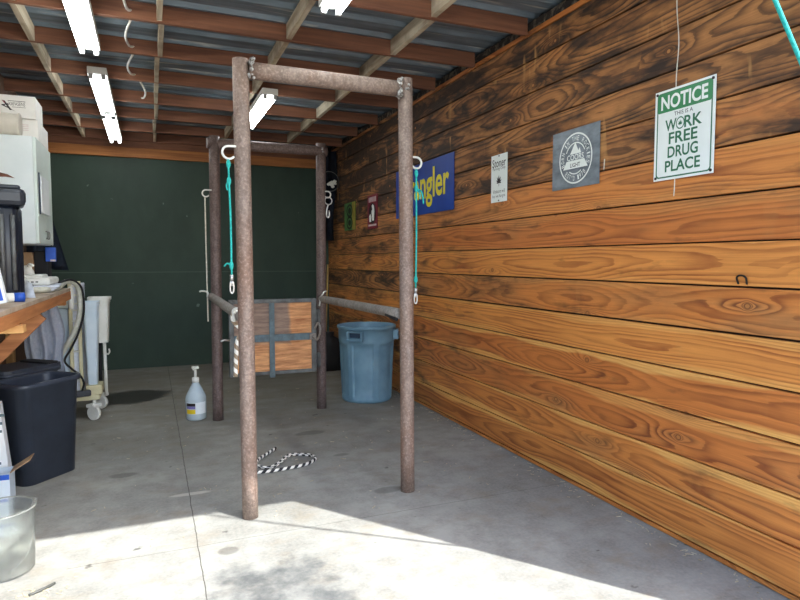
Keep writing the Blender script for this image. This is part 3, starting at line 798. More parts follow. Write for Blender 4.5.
nails(s, [(y0 + 0.015, z0 + 0.015), (y1 - 0.015, z0 + 0.015), (y0 + 0.015, z1 - 0.015), (y1 - 0.015, z1 - 0.015)], 0.003)

# tin brewery sign
y0, y1, z0, z1 = 2.882, 3.334, 1.912, 2.281; yc = (y0 + y1) / 2; zc = (z0 + z1) / 2
s = thing('tin_sign', 'grey tin sign with a round white mountain emblem on the wood wall', 'sign', (W, yc, z0), 'signs on the wood wall')
sign_plate(s, y0, y1, z0, z1, M['tin']); f = fr(yc - 0.005, zc - 0.002, 0.003)
bm = B(); ring_poly(bm, circ(0.158), circ(0.148), f, 0.0008); 
arcp = [(0.088 * math.cos(a), 0.088 * math.sin(a)) for a in [math.radians(20 + 140 * i / 24) for i in range(25)]]
for sgn, a_0, a_1 in ((1, 25, 155), (1, 235, 305)):
    A_ = [(0.100 * math.cos(math.radians(a_0 + (a_1 - a_0) * i / 20)), 0.100 * math.sin(math.radians(a_0 + (a_1 - a_0) * i / 20))) for i in range(21)]
    B_ = [(p[0] * 0.93, p[1] * 0.93) for p in A_]
    o_, x_, z_ = f[0], XD, ZU; nn = XD.cross(ZU)
    va = [bm.verts.new(o_ + x_ * p[0] + z_ * p[1] + nn * 0.0008) for p in A_]; vb = [bm.verts.new(o_ + x_ * p[0] + z_ * p[1] + nn * 0.0008) for p in B_]
    for i in range(20): bm.faces.new((va[i], va[i + 1], vb[i + 1], vb[i]))
flat(bm, [(-0.118, -0.062), (0.118, -0.062), (0.085, -0.012), (-0.085, -0.012)], f, 0.0008)
flat(bm, [(-0.052, 0.028), (0.055, 0.028), (0.040, 0.062), (0.028, 0.045), (0.0, 0.098), (-0.012, 0.086)], f, 0.0008)
obj('emblem', bm, M['sign_white'], s)
bm = B(); put_text(bm, 'COORS', 0.160, 0.036, (f[0] + ZU * 0.008, XD, ZU), 0.012, 0.0010); obj('lettering', bm, M['sign_white'], s)
bm = B(); put_text(bm, 'LIGHT', 0.095, 0.026, (f[0] + ZU * -0.041, XD, ZU), 0.015, 0.0014); obj('lettering', bm, M['ink_grey'], s)
bm = B(); arc_text(bm, 'BORN IN THE ROCKIES', 0.124, math.radians(203), math.radians(-23), 0.030, f, 0.0008)
arc_text(bm, "EST'D 1978", 0.124, math.radians(222), math.radians(318), 0.030, f, 0.0008, True); obj('lettering', bm, M['sign_white'], s)

# small white parking sign
y0, y1, z0, z1 = 3.884, 4.112, 1.902, 2.263; yc = (y0 + y1) / 2; zc = (z0 + z1) / 2
s = thing('parking_sign', 'small white Stoner parking sign with a dark leaf on the wood wall', 'sign', (W, yc, z0), 'signs on the wood wall')
sign_plate(s, y0, y1, z0, z1, M['sign_white']); f = fr(yc, zc, 0.003)
for body, tw, tht, dz, bo in (('Stoner', 0.190, 0.062, 0.118, 0.01), ('Parking Only', 0.180, 0.030, 0.072, -0.002), ('Violators will', 0.170, 0.026, -0.098, -0.002), ('be, we forgot', 0.180, 0.030, -0.136, -0.002)):
    bm = B(); put_text(bm, body, tw, tht, (f[0] + ZU * dz, XD, ZU), bo, 0.0010); obj('lettering', bm, M['ink_grey'], s)
bm = B(); leaf(bm, (f[0] + ZU * -0.035, XD, ZU), 0.062, 0.0010); obj('leaf_emblem', bm, M['ink_dark'], s)
nails(s, [(yc, z1 - 0.012), (yc, z0 + 0.012)], 0.003, 0.005)

# blue and yellow brand sign
y0, y1, z0, z1 = 4.735, 6.075, 1.906, 2.407; yc = (y0 + y1) / 2; zc = (z0 + z1) / 2
s = thing('brand_sign', 'big blue sign with yellow lettering partly behind the right front post', 'sign', (W, yc, z0), 'signs on the wood wall')
sign_plate(s, y0, y1, z0, z1, M['sign_blue'], 0.006)
bm = B(); vs, fs = glyphs('wrangler', 0.03); put_text(bm, 'wrangler', 1.12, 0.37, (Vector((XS - 0.006, yc - 0.02, zc - 0.005)), XD, ZU), 0.020, 0.001); obj('lettering', bm, M['ink_yellow'], s)

# maroon and green signs
y0, y1, z0, z1 = 6.662, 7.013, 1.84, 2.246; yc = (y0 + y1) / 2; zc = (z0 + z1) / 2
s = thing('maroon_sign', 'narrow maroon sign with white figure on the wood wall', 'sign', (W, yc, z0), 'signs on the wood wall')
sign_plate(s, y0, y1, z0, z1, M['sign_maroon']); f = fr(yc, zc, 0.003)
bm = B()
for k in range(6): flat(bm, [(-0.125 + k * 0.044, 0.115), (-0.095 + k * 0.044, 0.115), (-0.095 + k * 0.044, 0.175), (-0.125 + k * 0.044, 0.175)], f, 0.0008)
flat(bm, [(-0.14, -0.172), (0.14, -0.172), (0.14, -0.150), (-0.14, -0.150)], f, 0.0008); obj('lettering', bm, M['ink_pale'], s)
bm = B(); flat(bm, [(p[0], p[1] - 0.022) for p in circ(0.125, 40, 1.0)], f, 0.0008); obj('oval', bm, M['ink_dark'], s)
bm = B(); flat(bm, [(0.00, -0.11), (0.06, -0.11), (0.075, 0.0), (0.06, 0.06), (0.02, 0.09), (-0.02, 0.07), (0.0, 0.03), (-0.03, 0.0)], f, 0.0014)
flat(bm, [(-0.10, -0.12), (-0.04, -0.12), (-0.03, -0.06), (-0.07, -0.02), (-0.11, -0.05)], f, 0.0014); obj('figure', bm, M['sign_white'], s)
y0, y1, z0, z1 = 7.48, 7.96, 1.862, 2.229; yc = (y0 + y1) / 2; zc = (z0 + z1) / 2
s = thing('green_sign', 'small green and mustard sign with dark rings, farthest on the wood wall', 'sign', (W, yc, z0), 'signs on the wood wall')
sign_plate(s, y0, y1, z0, z1, M['sign_lime']); f = fr(yc, zc, 0.003)
bm = B(); flat(bm, [(0.10, -0.18), (0.238, -0.18), (0.238, 0.18), (0.10, 0.18)], f, 0.0006); obj('panel', bm, M['sign_mustard'], s)
bm = B()
for dz in (0.075, -0.085):
    fz = (f[0] + ZU * dz + XD * -0.01, XD, ZU); ring_poly(bm, circ(0.088, 32, 1.5), circ(0.062, 32, 1.5), fz, 0.0010); flat(bm, circ(0.04, 20, 1.5), fz, 0.0010)
obj('ring_motif', bm, M['ink_dark'], s)

# white string stapled to the wall behind the notice sign
rope_thing('string', 'thin white string running down the wood wall behind the NOTICE sign', 'string',
           [(W - 0.0005, 2.34, 3.0), (W - 0.0005, 2.345, 2.75), (W - 0.001, 2.325, 2.55), (W - 0.0005, 2.335, 2.37), (W - 0.0005, 2.328, 2.1), (W - 0.0005, 2.326, 1.86), (W - 0.0005, 2.329, 1.782)], 0.0026, M['white_cord'], (W, 2.33, 1.78), k=8)
bm = B(); tube(bm, smooth_path([(W, 1.945, 1.345), (W - 0.012, 1.945, 1.375), (W - 0.016, 1.922, 1.385), (W - 0.012, 1.900, 1.375), (W, 1.903, 1.345)], 5), 0.0045, 8)
tag(obj('staple', bm, M['wire'], None, (W, 1.92, 1.345)), 'small dark bent staple in the wood wall below the NOTICE sign', 'staple')
bm = B(); tube(bm, [(W - 0.001, 2.845, 2.05), (W - 0.001, 2.85, 1.985)], 0.003, 6)
tag(obj('nail', bm, M['white_cord'], None, (W, 2.85, 1.985)), 'tiny pale nail in the wood wall beside the grey tin sign', 'nail')

# ================================================================== CEILING LIGHTS
def light(x, ya, yb, label, zc=2.965, src=None):
    """strip fixture along Y hung under the joists"""
    t = thing('strip_light', label, 'ceiling light', (x, ya, zc), 'strip lights')
    bm = B(); box2(bm, (x - 0.072, ya, zc), (x + 0.072, yb, ZJ - 0.0005), 0.005)
    obj('housing', bm, M['white_paint'], t)
    for s in (-1, 1):
        bm = B(); tube(bm, [(x + s * 0.046, ya + 0.03, zc - 0.020), (x + s * 0.046, yb - 0.03, zc - 0.020)], 0.0155, 14); obj('tube', bm, M['tube'], t)
        for ye in ((ya + 0.018), (yb - 0.018)):
            bm = B(); box(bm, (x + s * 0.046, ye, zc - 0.02), (0.034, 0.024, 0.040), 0.004); obj('lamp_holder', bm, M['tube_holder'], t)
    return t
light(-0.365, 2.52, 4.95, 'two-tube strip light at the top edge, left of the wire loops')
lt = light(-0.360, 5.53, 8.45, 'long two-tube strip light near the back wall on the left')
for s in (-1, 1):
    bm = B(); box(bm, (-0.36 + s * 0.046, 6.95, 2.943), (0.040, 0.16, 0.048), 0.004); obj('lamp_holder', bm, M['tube_holder'], lt)
light(1.04, 2.35, 3.60, 'strip light whose end shows at the top middle edge')
light(1.05, 5.60, 6.98, 'short strip light seen below the front crossbar beside the left front post')

# white cable looping from joist to joist
pts = []
for (a, b), bow in zip(zip(JY[3:8], JY[4:9]), (0.05, 0.05, 0.06, 0.07, -0.06)):
    pts += [(-0.06, a, 3.075), (-0.06 - bow * 0.3, a + 0.06, 3.04), (-0.06 - bow, (a + b) / 2, 3.035), (-0.06 - bow * 0.7, b - 0.06, 3.06)]
pts.append((-0.06, JY[8], 3.075))
rope_thing('ceiling_cable', 'white cable looping between the roof joists at upper left', 'cable', pts, 0.0085, M['cable'], (-0.06, 5, 3.0), k=5)

# ================================================================== WORKBENCH
bench = thing('workbench', 'wall-mounted wooden workbench with rough lumber edge along the left wall', 'workbench', (-0.9, 4.0, 0.6))
bm = B(); box2(bm, (XL + 0.001, 2.0, 1.195), (-0.632, 5.80, 1.22), 0.002); obj('top', bm, M['bench_top'], bench)
bm = B(); box2(bm, (-0.668, 2.0, 1.125), (-0.630, 5.80, 1.1945), 0.004); obj('edge_board', bm, M['bench_edge'], bench)
bm = B(); box2(bm, (XL + 0.001, 3.52, 1.085), (-0.60, 3.60, 1.124), 0.004); obj('stub', bm, M['pale_wood'], bench)
for yb in (2.6, 4.45):
    bm = B(); a = Vector((-0.66, yb, 1.105)); b = Vector((-1.155, yb, 0.585)); d = b - a; L = d.length
    rot = d.to_track_quat('X', 'Z').to_matrix(); box(bm, (a + b) / 2, (L, 0.038, 0.085), 0.003, rot); obj('brace', bm, M['brace'], bench)
bm = B(); box2(bm, (XL + 0.001, 5.66, 1.08), (-0.66, 5.74, 1.124), 0.004); obj('stub', bm, M['bench_edge'], bench)

# canister on bench
cxx, cyy, cz = -0.835, 4.22, 1.22
ca = thing('canister', 'tall black canister with a latched lid standing on the workbench', 'canister', (cxx, cyy, cz))
bm = B(); lathe(bm, [(0, 0), (0.125, 0), (0.130, 0.01), (0.130, 0.53), (0.118, 0.55), (0.0, 0.55)], (cxx, cyy, cz), 40, lambda th, r, z: r - (0.010 if (th * 8 / (2 * PI)) % 1 > 0.55 and r > 0.1 else 0))
obj('body', bm, M['canister'], ca)
bm = B(); box(bm, (cxx, cyy, cz + 0.602), (0.30, 0.28, 0.105), 0.03, rotz(0.2)); box(bm, (cxx, cyy, cz + 0.66), (0.25, 0.23, 0.03), 0.014, rotz(0.2)); lid = obj('lid', bm, M['canister'], ca)
bm = B(); box(bm, (cxx + 0.15, cyy - 0.06, cz + 0.59), (0.02, 0.05, 0.06), 0.005, rotz(0.2)); obj('latch', bm, M['black2'], lid)
bm = B()
for a in (-1.2, -0.75): tube(bm, [(cxx + 0.134 * math.cos(a), cyy + 0.134 * math.sin(a), cz + 0.06), (cxx + 0.134 * math.cos(a), cyy + 0.134 * math.sin(a), cz + 0.50)], 0.013, 8)
obj('rail', bm, M['gate_steel'], ca)
wrap('label', -1.62, -1.25, cz + 0.29, cz + 0.42, 0.133, M['ink_pale'], ca, (cxx, cyy))

# small things on the bench
def lying_bottle(label, p, d, L, r):
    t = thing('bottle', label, 'bottle', p)
    p = Vector(p) + Vector((0, 0, r)); d = Vector(d).normalized()
    bm = B(); tube(bm, [p, p + d * L * 0.06, p + d * L * 0.75, p + d * L * 0.8], r, 20, radii=[r * 0.9, r, r, r * 0.7]); obj('body', bm, M['white_paint'], t)
    bm = B(); tube(bm, [p + d * L * 0.74, p + d * L], r * 1.02, 20); obj('cap', bm, M['blue_print'], t)
lying_bottle('small white bottle with a blue cap lying on the workbench', (-0.850, 3.88, 1.22), (1, 0.35, 0), 0.20, 0.026)
t = thing('carton', 'white and blue packet standing at the left edge on the workbench', 'packet', (-0.735, 3.45, 1.22))
bm = B(); box(bm, (-0.735, 3.45, 1.328), (0.14, 0.05, 0.19), 0.004, Matrix.Rotation(-0.18, 3, 'Y')); obj('packet', bm, M['paper'], t)
bm = B(); box(bm, (-0.727, 3.4235, 1.283), (0.12, 0.003, 0.07), 0.001, Matrix.Rotation(-0.18, 3, 'Y')); obj('print', bm, M['blue_print'], t)
t = thing('tool', 'black handled scraper lying on the workbench before the canister', 'tool', (-0.72, 4.40, 1.22))
bm = B(); tube(bm, smooth_path([(-0.76, 4.30, 1.235), (-0.73, 4.42, 1.25), (-0.715, 4.52, 1.29)], 4), 0.012, 8); obj('handle', bm, M['black2'], t)
bm = B(); prism(bm, [(-0.04, 0), (0.04, 0), (0.02, 0.09), (-0.015, 0.11)], 0.004, ((-0.70, 4.30, 1.222), (1, 0, 0), (0, 0.3, 0.95))); obj('blade', bm, M['chrome'], t)
bm = B(); 
for k in range(4): box(bm, (-0.80 + 0.01 * k, 5.28 - 0.01 * k, 1.2265 + 0.013 * k), (0.26, 0.55, 0.012), 0.004, rotz(0.03 * k))
tag(obj('folded_cloth', bm, M['towel'], None, (-0.8, 5.28, 1.22)), 'folded pale cloth under the white appliance on the workbench', 'cloth')
ap = thing('appliance', 'low white plastic appliance with top knob on the workbench', 'appliance', (-0.80, 5.25, 1.272))
bm = B(); box(bm, (-0.80, 5.28, 1.300), (0.24, 0.48, 0.055), 0.02); box(bm, (-0.82, 5.22, 1.335), (0.17, 0.30, 0.03), 0.014); obj('body', bm, M['white_paint'], ap)
bm = B(); lathe(bm, [(0, 0), (0.045, 0), (0.04, 0.03), (0.028, 0.05), (0.03, 0.07), (0.0, 0.075)], (-0.83, 5.12, 1.345), 20)
tube(bm, smooth_path([(-0.83, 5.12, 1.405), (-0.81, 5.06, 1.425), (-0.78, 5.02, 1.418)], 4), 0.010, 8); obj('knob', bm, M['white_paint'], ap)
bm = B()
for k in range(5): box(bm, (-0.875 + k * 0.028, 5.0385, 1.298), (0.016, 0.004, 0.008), 0)
obj('vent_slots', bm, M['black2'], ap)
tbox('paper_bag', 'brown paper bag on the workbench beneath the wall cabinet', 'bag', (-0.98, 5.55, 1.22), (-0.86, 5.66, 1.52), M['brown_card'], 0.01)
tbox('black_case', 'black case on the workbench beneath the wall cabinet', 'case', (-0.86, 5.58, 1.22), (-0.755, 5.72, 1.53), M['black2'], 0.01)
t = thing('blue_packet', 'bright blue packet hanging on the black case under the cabinet', 'packet', (-0.71, 5.6, 1.42))
bm = B(); box2(bm, (-0.775, 5.545, 1.445), (-0.70, 5.579, 1.56), 0.005); obj('packet', bm, M['blue_print'], t)
bm = B(); box2(bm, (-0.74, 5.541, 1.447), (-0.702, 5.545, 1.462), 0.001); obj('print', bm, M['ink_pale'], t)

# ================================================================== WALL CABINET
cb = thing('wall_cabinet', 'white overhead cabinet on the left wall above the workbench', 'cabinet', (-0.95, 5.3, 1.575))
bm = B(); box2(bm, (XL + 0.001, 5.0, 1.575), (-0.752, 5.69, 2.335), 0.003); obj('carcass', bm, M['cab'], cb)
for ya, yb, hy in ((5.004, 5.342, 5.30), (5.348, 5.686, 5.39)):
    bm = B(); box2(bm, (-0.7515, ya, 1.578), (-0.732, yb, 2.332), 0.003); dr = obj('door', bm, M['cab_edge'], cb)
    bm = B(); tube(bm, smooth_path([(-0.732, hy, 1.62), (-0.718, hy, 1.625), (-0.718, hy, 1.67), (-0.732, hy, 1.675)], 4), 0.004, 8); obj('handle', bm, M['gate_steel'], dr)
t = thing('paper_pad', 'white paper pad clipped on the cabinet door', 'paper', (-0.73, 5.2, 1.79))
bm = B(); box2(bm, (-0.731, 5.07, 1.80), (-0.714, 5.42, 2.07), 0.003); obj('pages', bm, M['paper'], t)
bm = B(); box2(bm, (-0.731, 5.055, 1.79), (-0.722, 5.0695, 2.09), 0.002); obj('cover_edge', bm, M['navy'], t)
bm = B(); prism(bm, [(-0.10, -0.01), (-0.05, -0.016), (0.0, -0.014), (0.055, -0.022), (0.01, 0.004), (-0.04, 0.016), (-0.1, 0.018)], 0.003, ((-0.92, 4.9995, 2.055), (1, 0, 0), (0, 0, 1)))
tag(obj('feather', bm, M['feather'], None, (-0.92, 5.0, 2.055)), 'brown feather stuck on the white cabinet side', 'feather')
# cartons on the cabinet
t = thing('carton', 'white carton with black logo, topmost of the stack on the cabinet', 'box', (-0.97, 5.4, 2.485), 'cartons on the cabinet')
bm = B(); box2(bm, (XL + 0.01, 5.15, 2.485), (-0.745, 5.46, 2.645), 0.004); obj('box', bm, M['carton'], t)
fb = lambda x, z: (Vector((x, 5.1495, z)), Vector((1, 0, 0)), ZU)
bm = B(); put_text(bm, 'XAFASENS', 0.105, 0.026, fb(-0.862, 2.583), 0.004, 0.0008)
flat(bm, [(-0.055, 0.018), (0.055, 0.018), (0.055, 0.022), (-0.055, 0.022)], fb(-0.862, 2.583), 0.0008); flat(bm, [(-0.03, -0.024), (0.055, -0.024), (0.055, -0.021), (-0.03, -0.021)], fb(-0.862, 2.583), 0.0008)
obj('lettering', bm, M['ink_grey'], t)
bm = B(); flat(bm, [(-0.02, 0.03), (-0.008, 0.03), (0.035, -0.035), (0.02, -0.035)], fb(-0.928, 2.572), 0.001); flat(bm, [(0.012, 0.012), (0.018, 0.004), (-0.025, -0.006), (-0.028, 0.0)], fb(-0.928, 2.572), 0.0012)
flat(bm, [(-0.03, -0.004), (-0.024, 0.004), (0.05, -0.038), (0.055, -0.042)], fb(-0.928, 2.572), 0.0014); obj('logo', bm, M['ink_dark'], t)
bm = B(); flat(bm, [(-0.026, 0.032), (-0.016, 0.032), (-0.004, 0.014), (-0.010, 0.010)], fb(-0.928, 2.572), 0.0018); obj('logo_tip', bm, M['sign_maroon'], t)
t = thing('carton', 'white carton beneath the logo carton on the cabinet', 'box', (-0.95, 5.4, 2.26), 'cartons on the cabinet')
bm = B(); box2(bm, (XL + 0.01, 5.17, 2.3355), (-0.735, 5.62, 2.4845), 0.004); obj('box', bm, M['carton'], t)
bm = B()
for k in range(4): flat(bm, [(-0.018, 0.02 - k * 0.013), (0.018, 0.02 - k * 0.013), (0.018, 0.026 - k * 0.013), (-0.018, 0.026 - k * 0.013)], (Vector((-0.815, 5.1695, 2.42)), Vector((1, 0, 0)), ZU), 0.0008)
obj('lettering', bm, M['ink_pale'], t)
bm = B(); pr = [(0.0, -0.20), (0.055, -0.19), (0.078, -0.14), (0.082, 0.0), (0.080, 0.10), (0.074, 0.13), (0.088, 0.15), (0.084, 0.157), (0.0, 0.14)]
rings = []
for r_, xx in pr: rings.append([bm.verts.new((-0.99 + xx, 5.082 + r_ * 0.95 * math.cos(2 * PI * k / 28) * (1 + 0.03 * math.sin(9 * k + xx * 40)), 2.421 + r_ * math.sin(2 * PI * k / 28) * (1 + 0.03 * math.cos(7 * k + xx * 30)))) for k in range(28)])
for a, b in zip(rings, rings[1:]):
    for k in range(28): bm.faces.new((a[k], a[(k + 1) % 28], b[(k + 1) % 28], b[k])).smooth = True
tag(obj('plastic_bag', bm, M['bubble'], None, (-0.99, 5.082, 2.336)), 'clear bubble-wrap roll lying on the cabinet before the cartons', 'packaging')

# navy jacket hanging beyond the cabinet
bm = B(); K = 14; rows = []
for j in range(12):
    z = 2.05 - j * 0.062; row = []
    for i in range(K + 1):
        u = i / K; wv = 0.21 + 0.006 * j
        row.append(bm.verts.new((XL + 0.03 + wv * u + 0.10 * (j / 11) * u, 7.15 + 0.03 * math.sin(u * 12 + j * 0.2) + 0.02 * u, z - 0.03 * abs(u - 0.4))))
    rows.append(row)
for a, b in zip(rows, rows[1:]):
    for i in range(K): bm.faces.new((a[i], a[i + 1], b[i + 1], b[i])).smooth = True
bmesh.ops.solidify(bm, geom=list(bm.faces), thickness=0.03)
tag(obj('jacket', bm, M['navy'], None, (XL + 0.1, 7.15, 1.4)), 'navy jacket hanging on the left wall beyond the white cabinet', 'jacket')

# grey towel hung on the bench edge
bm = B(); K = 26; rows = []
for j in range(14):
    z = 1.118 - j * 0.042; row = []
    for i in range(K + 1):
        u = i / K; sp = 0.75 + 0.25 * min(1, j / 6)
        y = 5.42 + 0.05 * math.sin(u * 22 + j * 0.06) * min(1, 0.4 + j / 8)
        x = -0.78 + (u - 0.5) * 0.27 * sp + 0.012 * math.sin(j * 0.6 + u * 5)
        if j == 13: z = 1.118 - 13 * 0.042 + (0.05 * math.sin(u * 9) if u < 0.7 else -0.02)
        row.append(bm.verts.new((x, y, z)))
    rows.append(row)
for a, b in zip(rows, rows[1:]):
    for i in range(K): bm.faces.new((a[i], a[i + 1], b[i + 1], b[i])).smooth = True
bmesh.ops.solidify(bm, geom=list(bm.faces), thickness=0.008)
tag(obj('towel', bm, M['towel'], None, (-0.78, 5.42, 0.57)), 'grey towel hanging beneath the end of the workbench', 'towel')

# ================================================================== MEDICAL CART
ct = thing('utility_cart', 'white and cream wheeled cart with bins at the end of the workbench', 'cart', (-0.68, 6.4, 0))
bm = B(); box2(bm, (-1.00, 6.14, 0.165), (-0.46, 6.66, 0.215), 0.01); obj('base', bm, M['cream'], ct)
bm = B(); box2(bm, (-1.00, 6.24, 0.2155), (-0.705, 6.64, 1.02), 0.008); obj('panel', bm, M['pale_blue'], ct)
bm = B(); box2(bm, (-1.00, 6.20, 1.0205), (-0.70, 6.64, 1.16), 0.008); obj('drawer', bm, M['cab_edge'], ct)
for px in (-0.683, -0.610):
    bm = B(); box(bm, (px, 6.20, 0.74), (0.030, 0.040, 1.05), 0.005); obj('upright', bm, M['cream'], ct)
for z in (0.42, 0.62, 0.76, 0.90, 1.00, 1.06, 1.14, 1.22):
    bm = B(); box(bm, (-0.645, 6.195, z), (0.06, 0.03, 0.014), 0.003); obj('rung', bm, M['white_paint'], ct)
bm = B(); box2(bm, (-0.70, 6.22, 0.216), (-0.598, 6.60, 1.24), 0.006); obj('back_panel', bm, M['towel'], ct)
def tub(x0, x1, y0, y1, zb, zt, taper, m):
    bm = B()
    cx_, cy_ = (x0 + x1) / 2, (y0 + y1) / 2; wx, wy = (x1 - x0) / 2, (y1 - y0) / 2
    rows = []
    for z, s in ((zb, taper), (zt - 0.06, 0.95), (zt - 0.055, 1.0), (zt - 0.03, 1.0), (zt - 0.028, 1.12), (zt, 1.14), (zt, 1.0), (zb + 0.02, taper * 0.9)):
        rows.append([bm.verts.new((cx_ + p[0] * wx * 2 * s, cy_ + p[1] * wy * 2 * s, z)) for p in rrect(1, 1, 0.2, 4)])
    for a, b in zip(rows, rows[1:]):
        for i in range(len(a)): bm.faces.new((a[i], a[(i + 1) % len(a)], b[(i + 1) % len(a)], b[i]))
    bm.faces.new(list(reversed(rows[0]))); bm.faces.new(rows[-1])
    return obj('tub', bm, m, ct)
tub(-0.585, -0.455, 6.16, 6.36, 0.30, 1.075, 0.62, M['pale_blue'])
tub(-0.555, -0.375, 6.40, 6.64, 0.66, 1.10, 0.78, M['white_paint'])
bm = B(); box2(bm, (-0.575, 6.15, 0.2155), (-0.44, 6.38, 0.299), 0.006); obj('tray', bm, M['cream'], ct)
bm = B(); tube(bm, [(-0.425, 6.46, 0.14), (-0.43, 6.46, 0.66)], 0.016, 10); tube(bm, smooth_path([(-0.425, 6.46, 0.56), (-0.40, 6.44, 0.545), (-0.385, 6.43, 0.57), (-0.39, 6.43, 0.60)], 4), 0.007, 8); obj('tube_leg', bm, M['white_paint'], ct)
bm = B(); tube(bm, [(-0.475, 6.50, 0.216), (-0.475, 6.50, 0.66)], 0.016, 10); obj('dark_leg', bm, M['black2'], ct)
bm = B(); box(bm, (-0.60, 6.10, 0.245), (0.14, 0.07, 0.055), 0.012, rotz(0.3)); obj('foot_pedal', bm, M['black'], ct)
for wx_, wy_ in ((-0.505, 6.06), (-0.475, 6.52), (-0.95, 6.14), (-0.95, 6.58)):
    bm = B(); tube(bm, [(wx_ - 0.016, wy_, 0.065), (wx_ + 0.016, wy_, 0.065)], 0.064, 24); bmesh.ops.rotate(bm, cent=(wx_, wy_, 0.065), matrix=rotz(0.9), verts=bm.verts); w_ = obj('caster', bm, M['white_paint'], ct)
    bm = B(); box(bm, (wx_, wy_ + 0.01, 0.135), (0.10, 0.09, 0.03), 0.006, rotz(0.9)); box(bm, (wx_ + 0.02, wy_ - 0.02, 0.148), (0.09, 0.03, 0.012), 0.003, rotz(0.5))
    tube(bm, [(wx_, wy_ + 0.02, 0.14), (wx_ * 0.98 - 0.01, wy_ + 0.04, 0.17)], 0.014, 8)
    tube(bm, [(wx_ - 0.024, wy_ + 0.018, 0.065), (wx_ + 0.024, wy_ - 0.018, 0.065)], 0.016, 10); obj('fork', bm, M['white_paint'], w_)

rope_thing('hose', 'thick pale hose running over the bench end and down the cart', 'hose',
           [(-0.92, 4.85, 1.245), (-0.69, 5.0, 1.243), (-0.675, 5.45, 1.245), (-0.66, 5.78, 1.275), (-0.60, 5.90, 1.25), (-0.578, 5.95, 1.15), (-0.585, 5.95, 0.98), (-0.63, 5.95, 0.83), (-0.70, 5.95, 0.70), (-0.76, 5.95, 0.60)], 0.022, M['hose'], (-0.7, 5.9, 0.6))
rope_thing('black_cable', 'thin black cable running down beside the pale hose', 'cable',
           [(-0.68, 5.5, 1.275), (-0.63, 5.80, 1.292), (-0.57, 5.90, 1.24), (-0.548, 5.92, 1.15), (-0.552, 5.92, 0.98), (-0.60, 5.92, 0.81), (-0.665, 5.92, 0.67), (-0.71, 5.92, 0.58), (-0.66, 5.95, 0.50), (-0.61, 6.0, 0.44), (-0.58, 6.06, 0.35), (-0.60, 6.08, 0.27)], 0.009, M['black2'], (-0.6, 5.9, 0.25))
bm = B(); tube(bm, [(-0.645, 5.90, 1.235), (-0.645, 5.90, 1.20), (-0.643, 5.90, 1.06), (-0.640, 5.90, 1.03)], 0.024, 14, radii=[0.014, 0.025, 0.024, 0.012])
tag(obj('handset', bm, M['white_paint'], None, (-0.643, 5.9, 1.03)), 'white probe handset hanging at the bench end beside the hose', 'handset')

# ================================================================== BLACK BINS
def bin_(cx_, cy_, ang, L, wd, h, label, slope=0.86):
    t = thing('waste_bin', label, 'bin', (cx_, cy_, 0), 'black waste bins')
    bm = B(); rows = []; R2 = rotz(ang)
    for z, s, grow in ((0, slope, 0), (h - 0.03, 1.0, 0), (h - 0.03, 1.0, 0.014), (h, 1.0, 0.016), (h, 1.0, -0.004), (h - 0.02, 0.99, -0.006), (0.012, slope, -0.006)):
        P = rrect(L * s + 2 * grow, wd * s + 2 * grow, min(0.075, wd * 0.3) * s, 6)
        rows.append([bm.verts.new(Vector((cx_, cy_, z)) + R2 @ Vector((p[0], p[1], 0))) for p in P])
    for a, b in zip(rows, rows[1:]):
        for i in range(len(a)): bm.faces.new((a[i], a[(i + 1) % len(a)], b[(i + 1) % len(a)], b[i])).smooth = True
    bm.faces.new(list(reversed(rows[0]))); bm.faces.new(rows[-1])
    o = obj('body', bm, M['bin'], t)
    return t
b1 = bin_(-0.727, 4.62, math.radians(48), 0.46, 0.31, 0.665, 'open black waste bin on the concrete in front of the cart')
b2 = bin_(-0.895, 5.04, math.radians(48), 0.46, 0.30, 0.67, 'black waste bin with a flat lid behind the open black bin')
bm = B(); R2 = rotz(math.radians(48))
P = rrect(0.49, 0.33, 0.08, 6); prism(bm, [tuple((R2 @ Vector((p[0], p[1], 0)))[:2]) for p in P], 0.022, ((-0.895, 5.04, 0.671), (1, 0, 0), (0, 1, 0)))
obj('lid', bm, M['bin'], b2)
bm = B()
P = rrect(0.10, 0.30, 0.03, 4); prism(bm, [tuple((R2 @ Vector((p[0] + 0.16, p[1], 0)))[:2]) for p in P], 0.012, ((-0.895, 5.04, 0.693), (1, 0, 0), (0, 1, 0)))
obj('lid_handle', bm, M['black2'], b2)

# ================================================================== CARTONS AT LOWER LEFT
t = thing('carton', 'tall white printed carton at the left edge beside the black bin', 'box', (-1.0, 4.36, 0))
bm = B(); rot = Matrix.Rotation(0.10, 3, 'Y'); box(bm, (-0.985, 4.355, 0.285), (0.26, 0.09, 0.56), 0.004, Matrix.Rotation(-0.09, 3, 'Y')); obj('box', bm, M['paper'], t)
bm = B()
for k in range(9):
    w_ = random.uniform(0.05, 0.12); z_ = 0.50 - k * 0.05
    flat(bm, [(-0.06, -0.008), (-0.06 + w_, -0.008), (-0.06 + w_, 0.008), (-0.06, 0.008)], (Vector((-0.915 - (0.285 - z_) * -0.09 * -1, 4.3095, z_)), Vector((1, 0, 0)), ZU), 0.0008)
obj('print', bm, M['strap'], t)
t = thing('carton', 'small open blue and white carton with a raised cardboard flap', 'box', (-0.93, 4.2, 0))
x0, x1, ya, yb, zt = -1.10, -0.805, 4.125, 4.275, 0.185
bm = B()
for a, b in (((x0, ya, 0), (x1, ya + 0.005, zt)), ((x0, yb - 0.005, 0), (x1, yb, zt)), ((x0, ya + 0.005, 0), (x0 + 0.005, yb - 0.005, zt)), ((x1 - 0.005, ya + 0.005, 0), (x1, yb - 0.005, zt)), ((x0 + 0.005, ya + 0.005, 0), (x1 - 0.005, yb - 0.005, 0.005))): box2(bm, a, b)
obj('box', bm, M['pale_blue'], t)
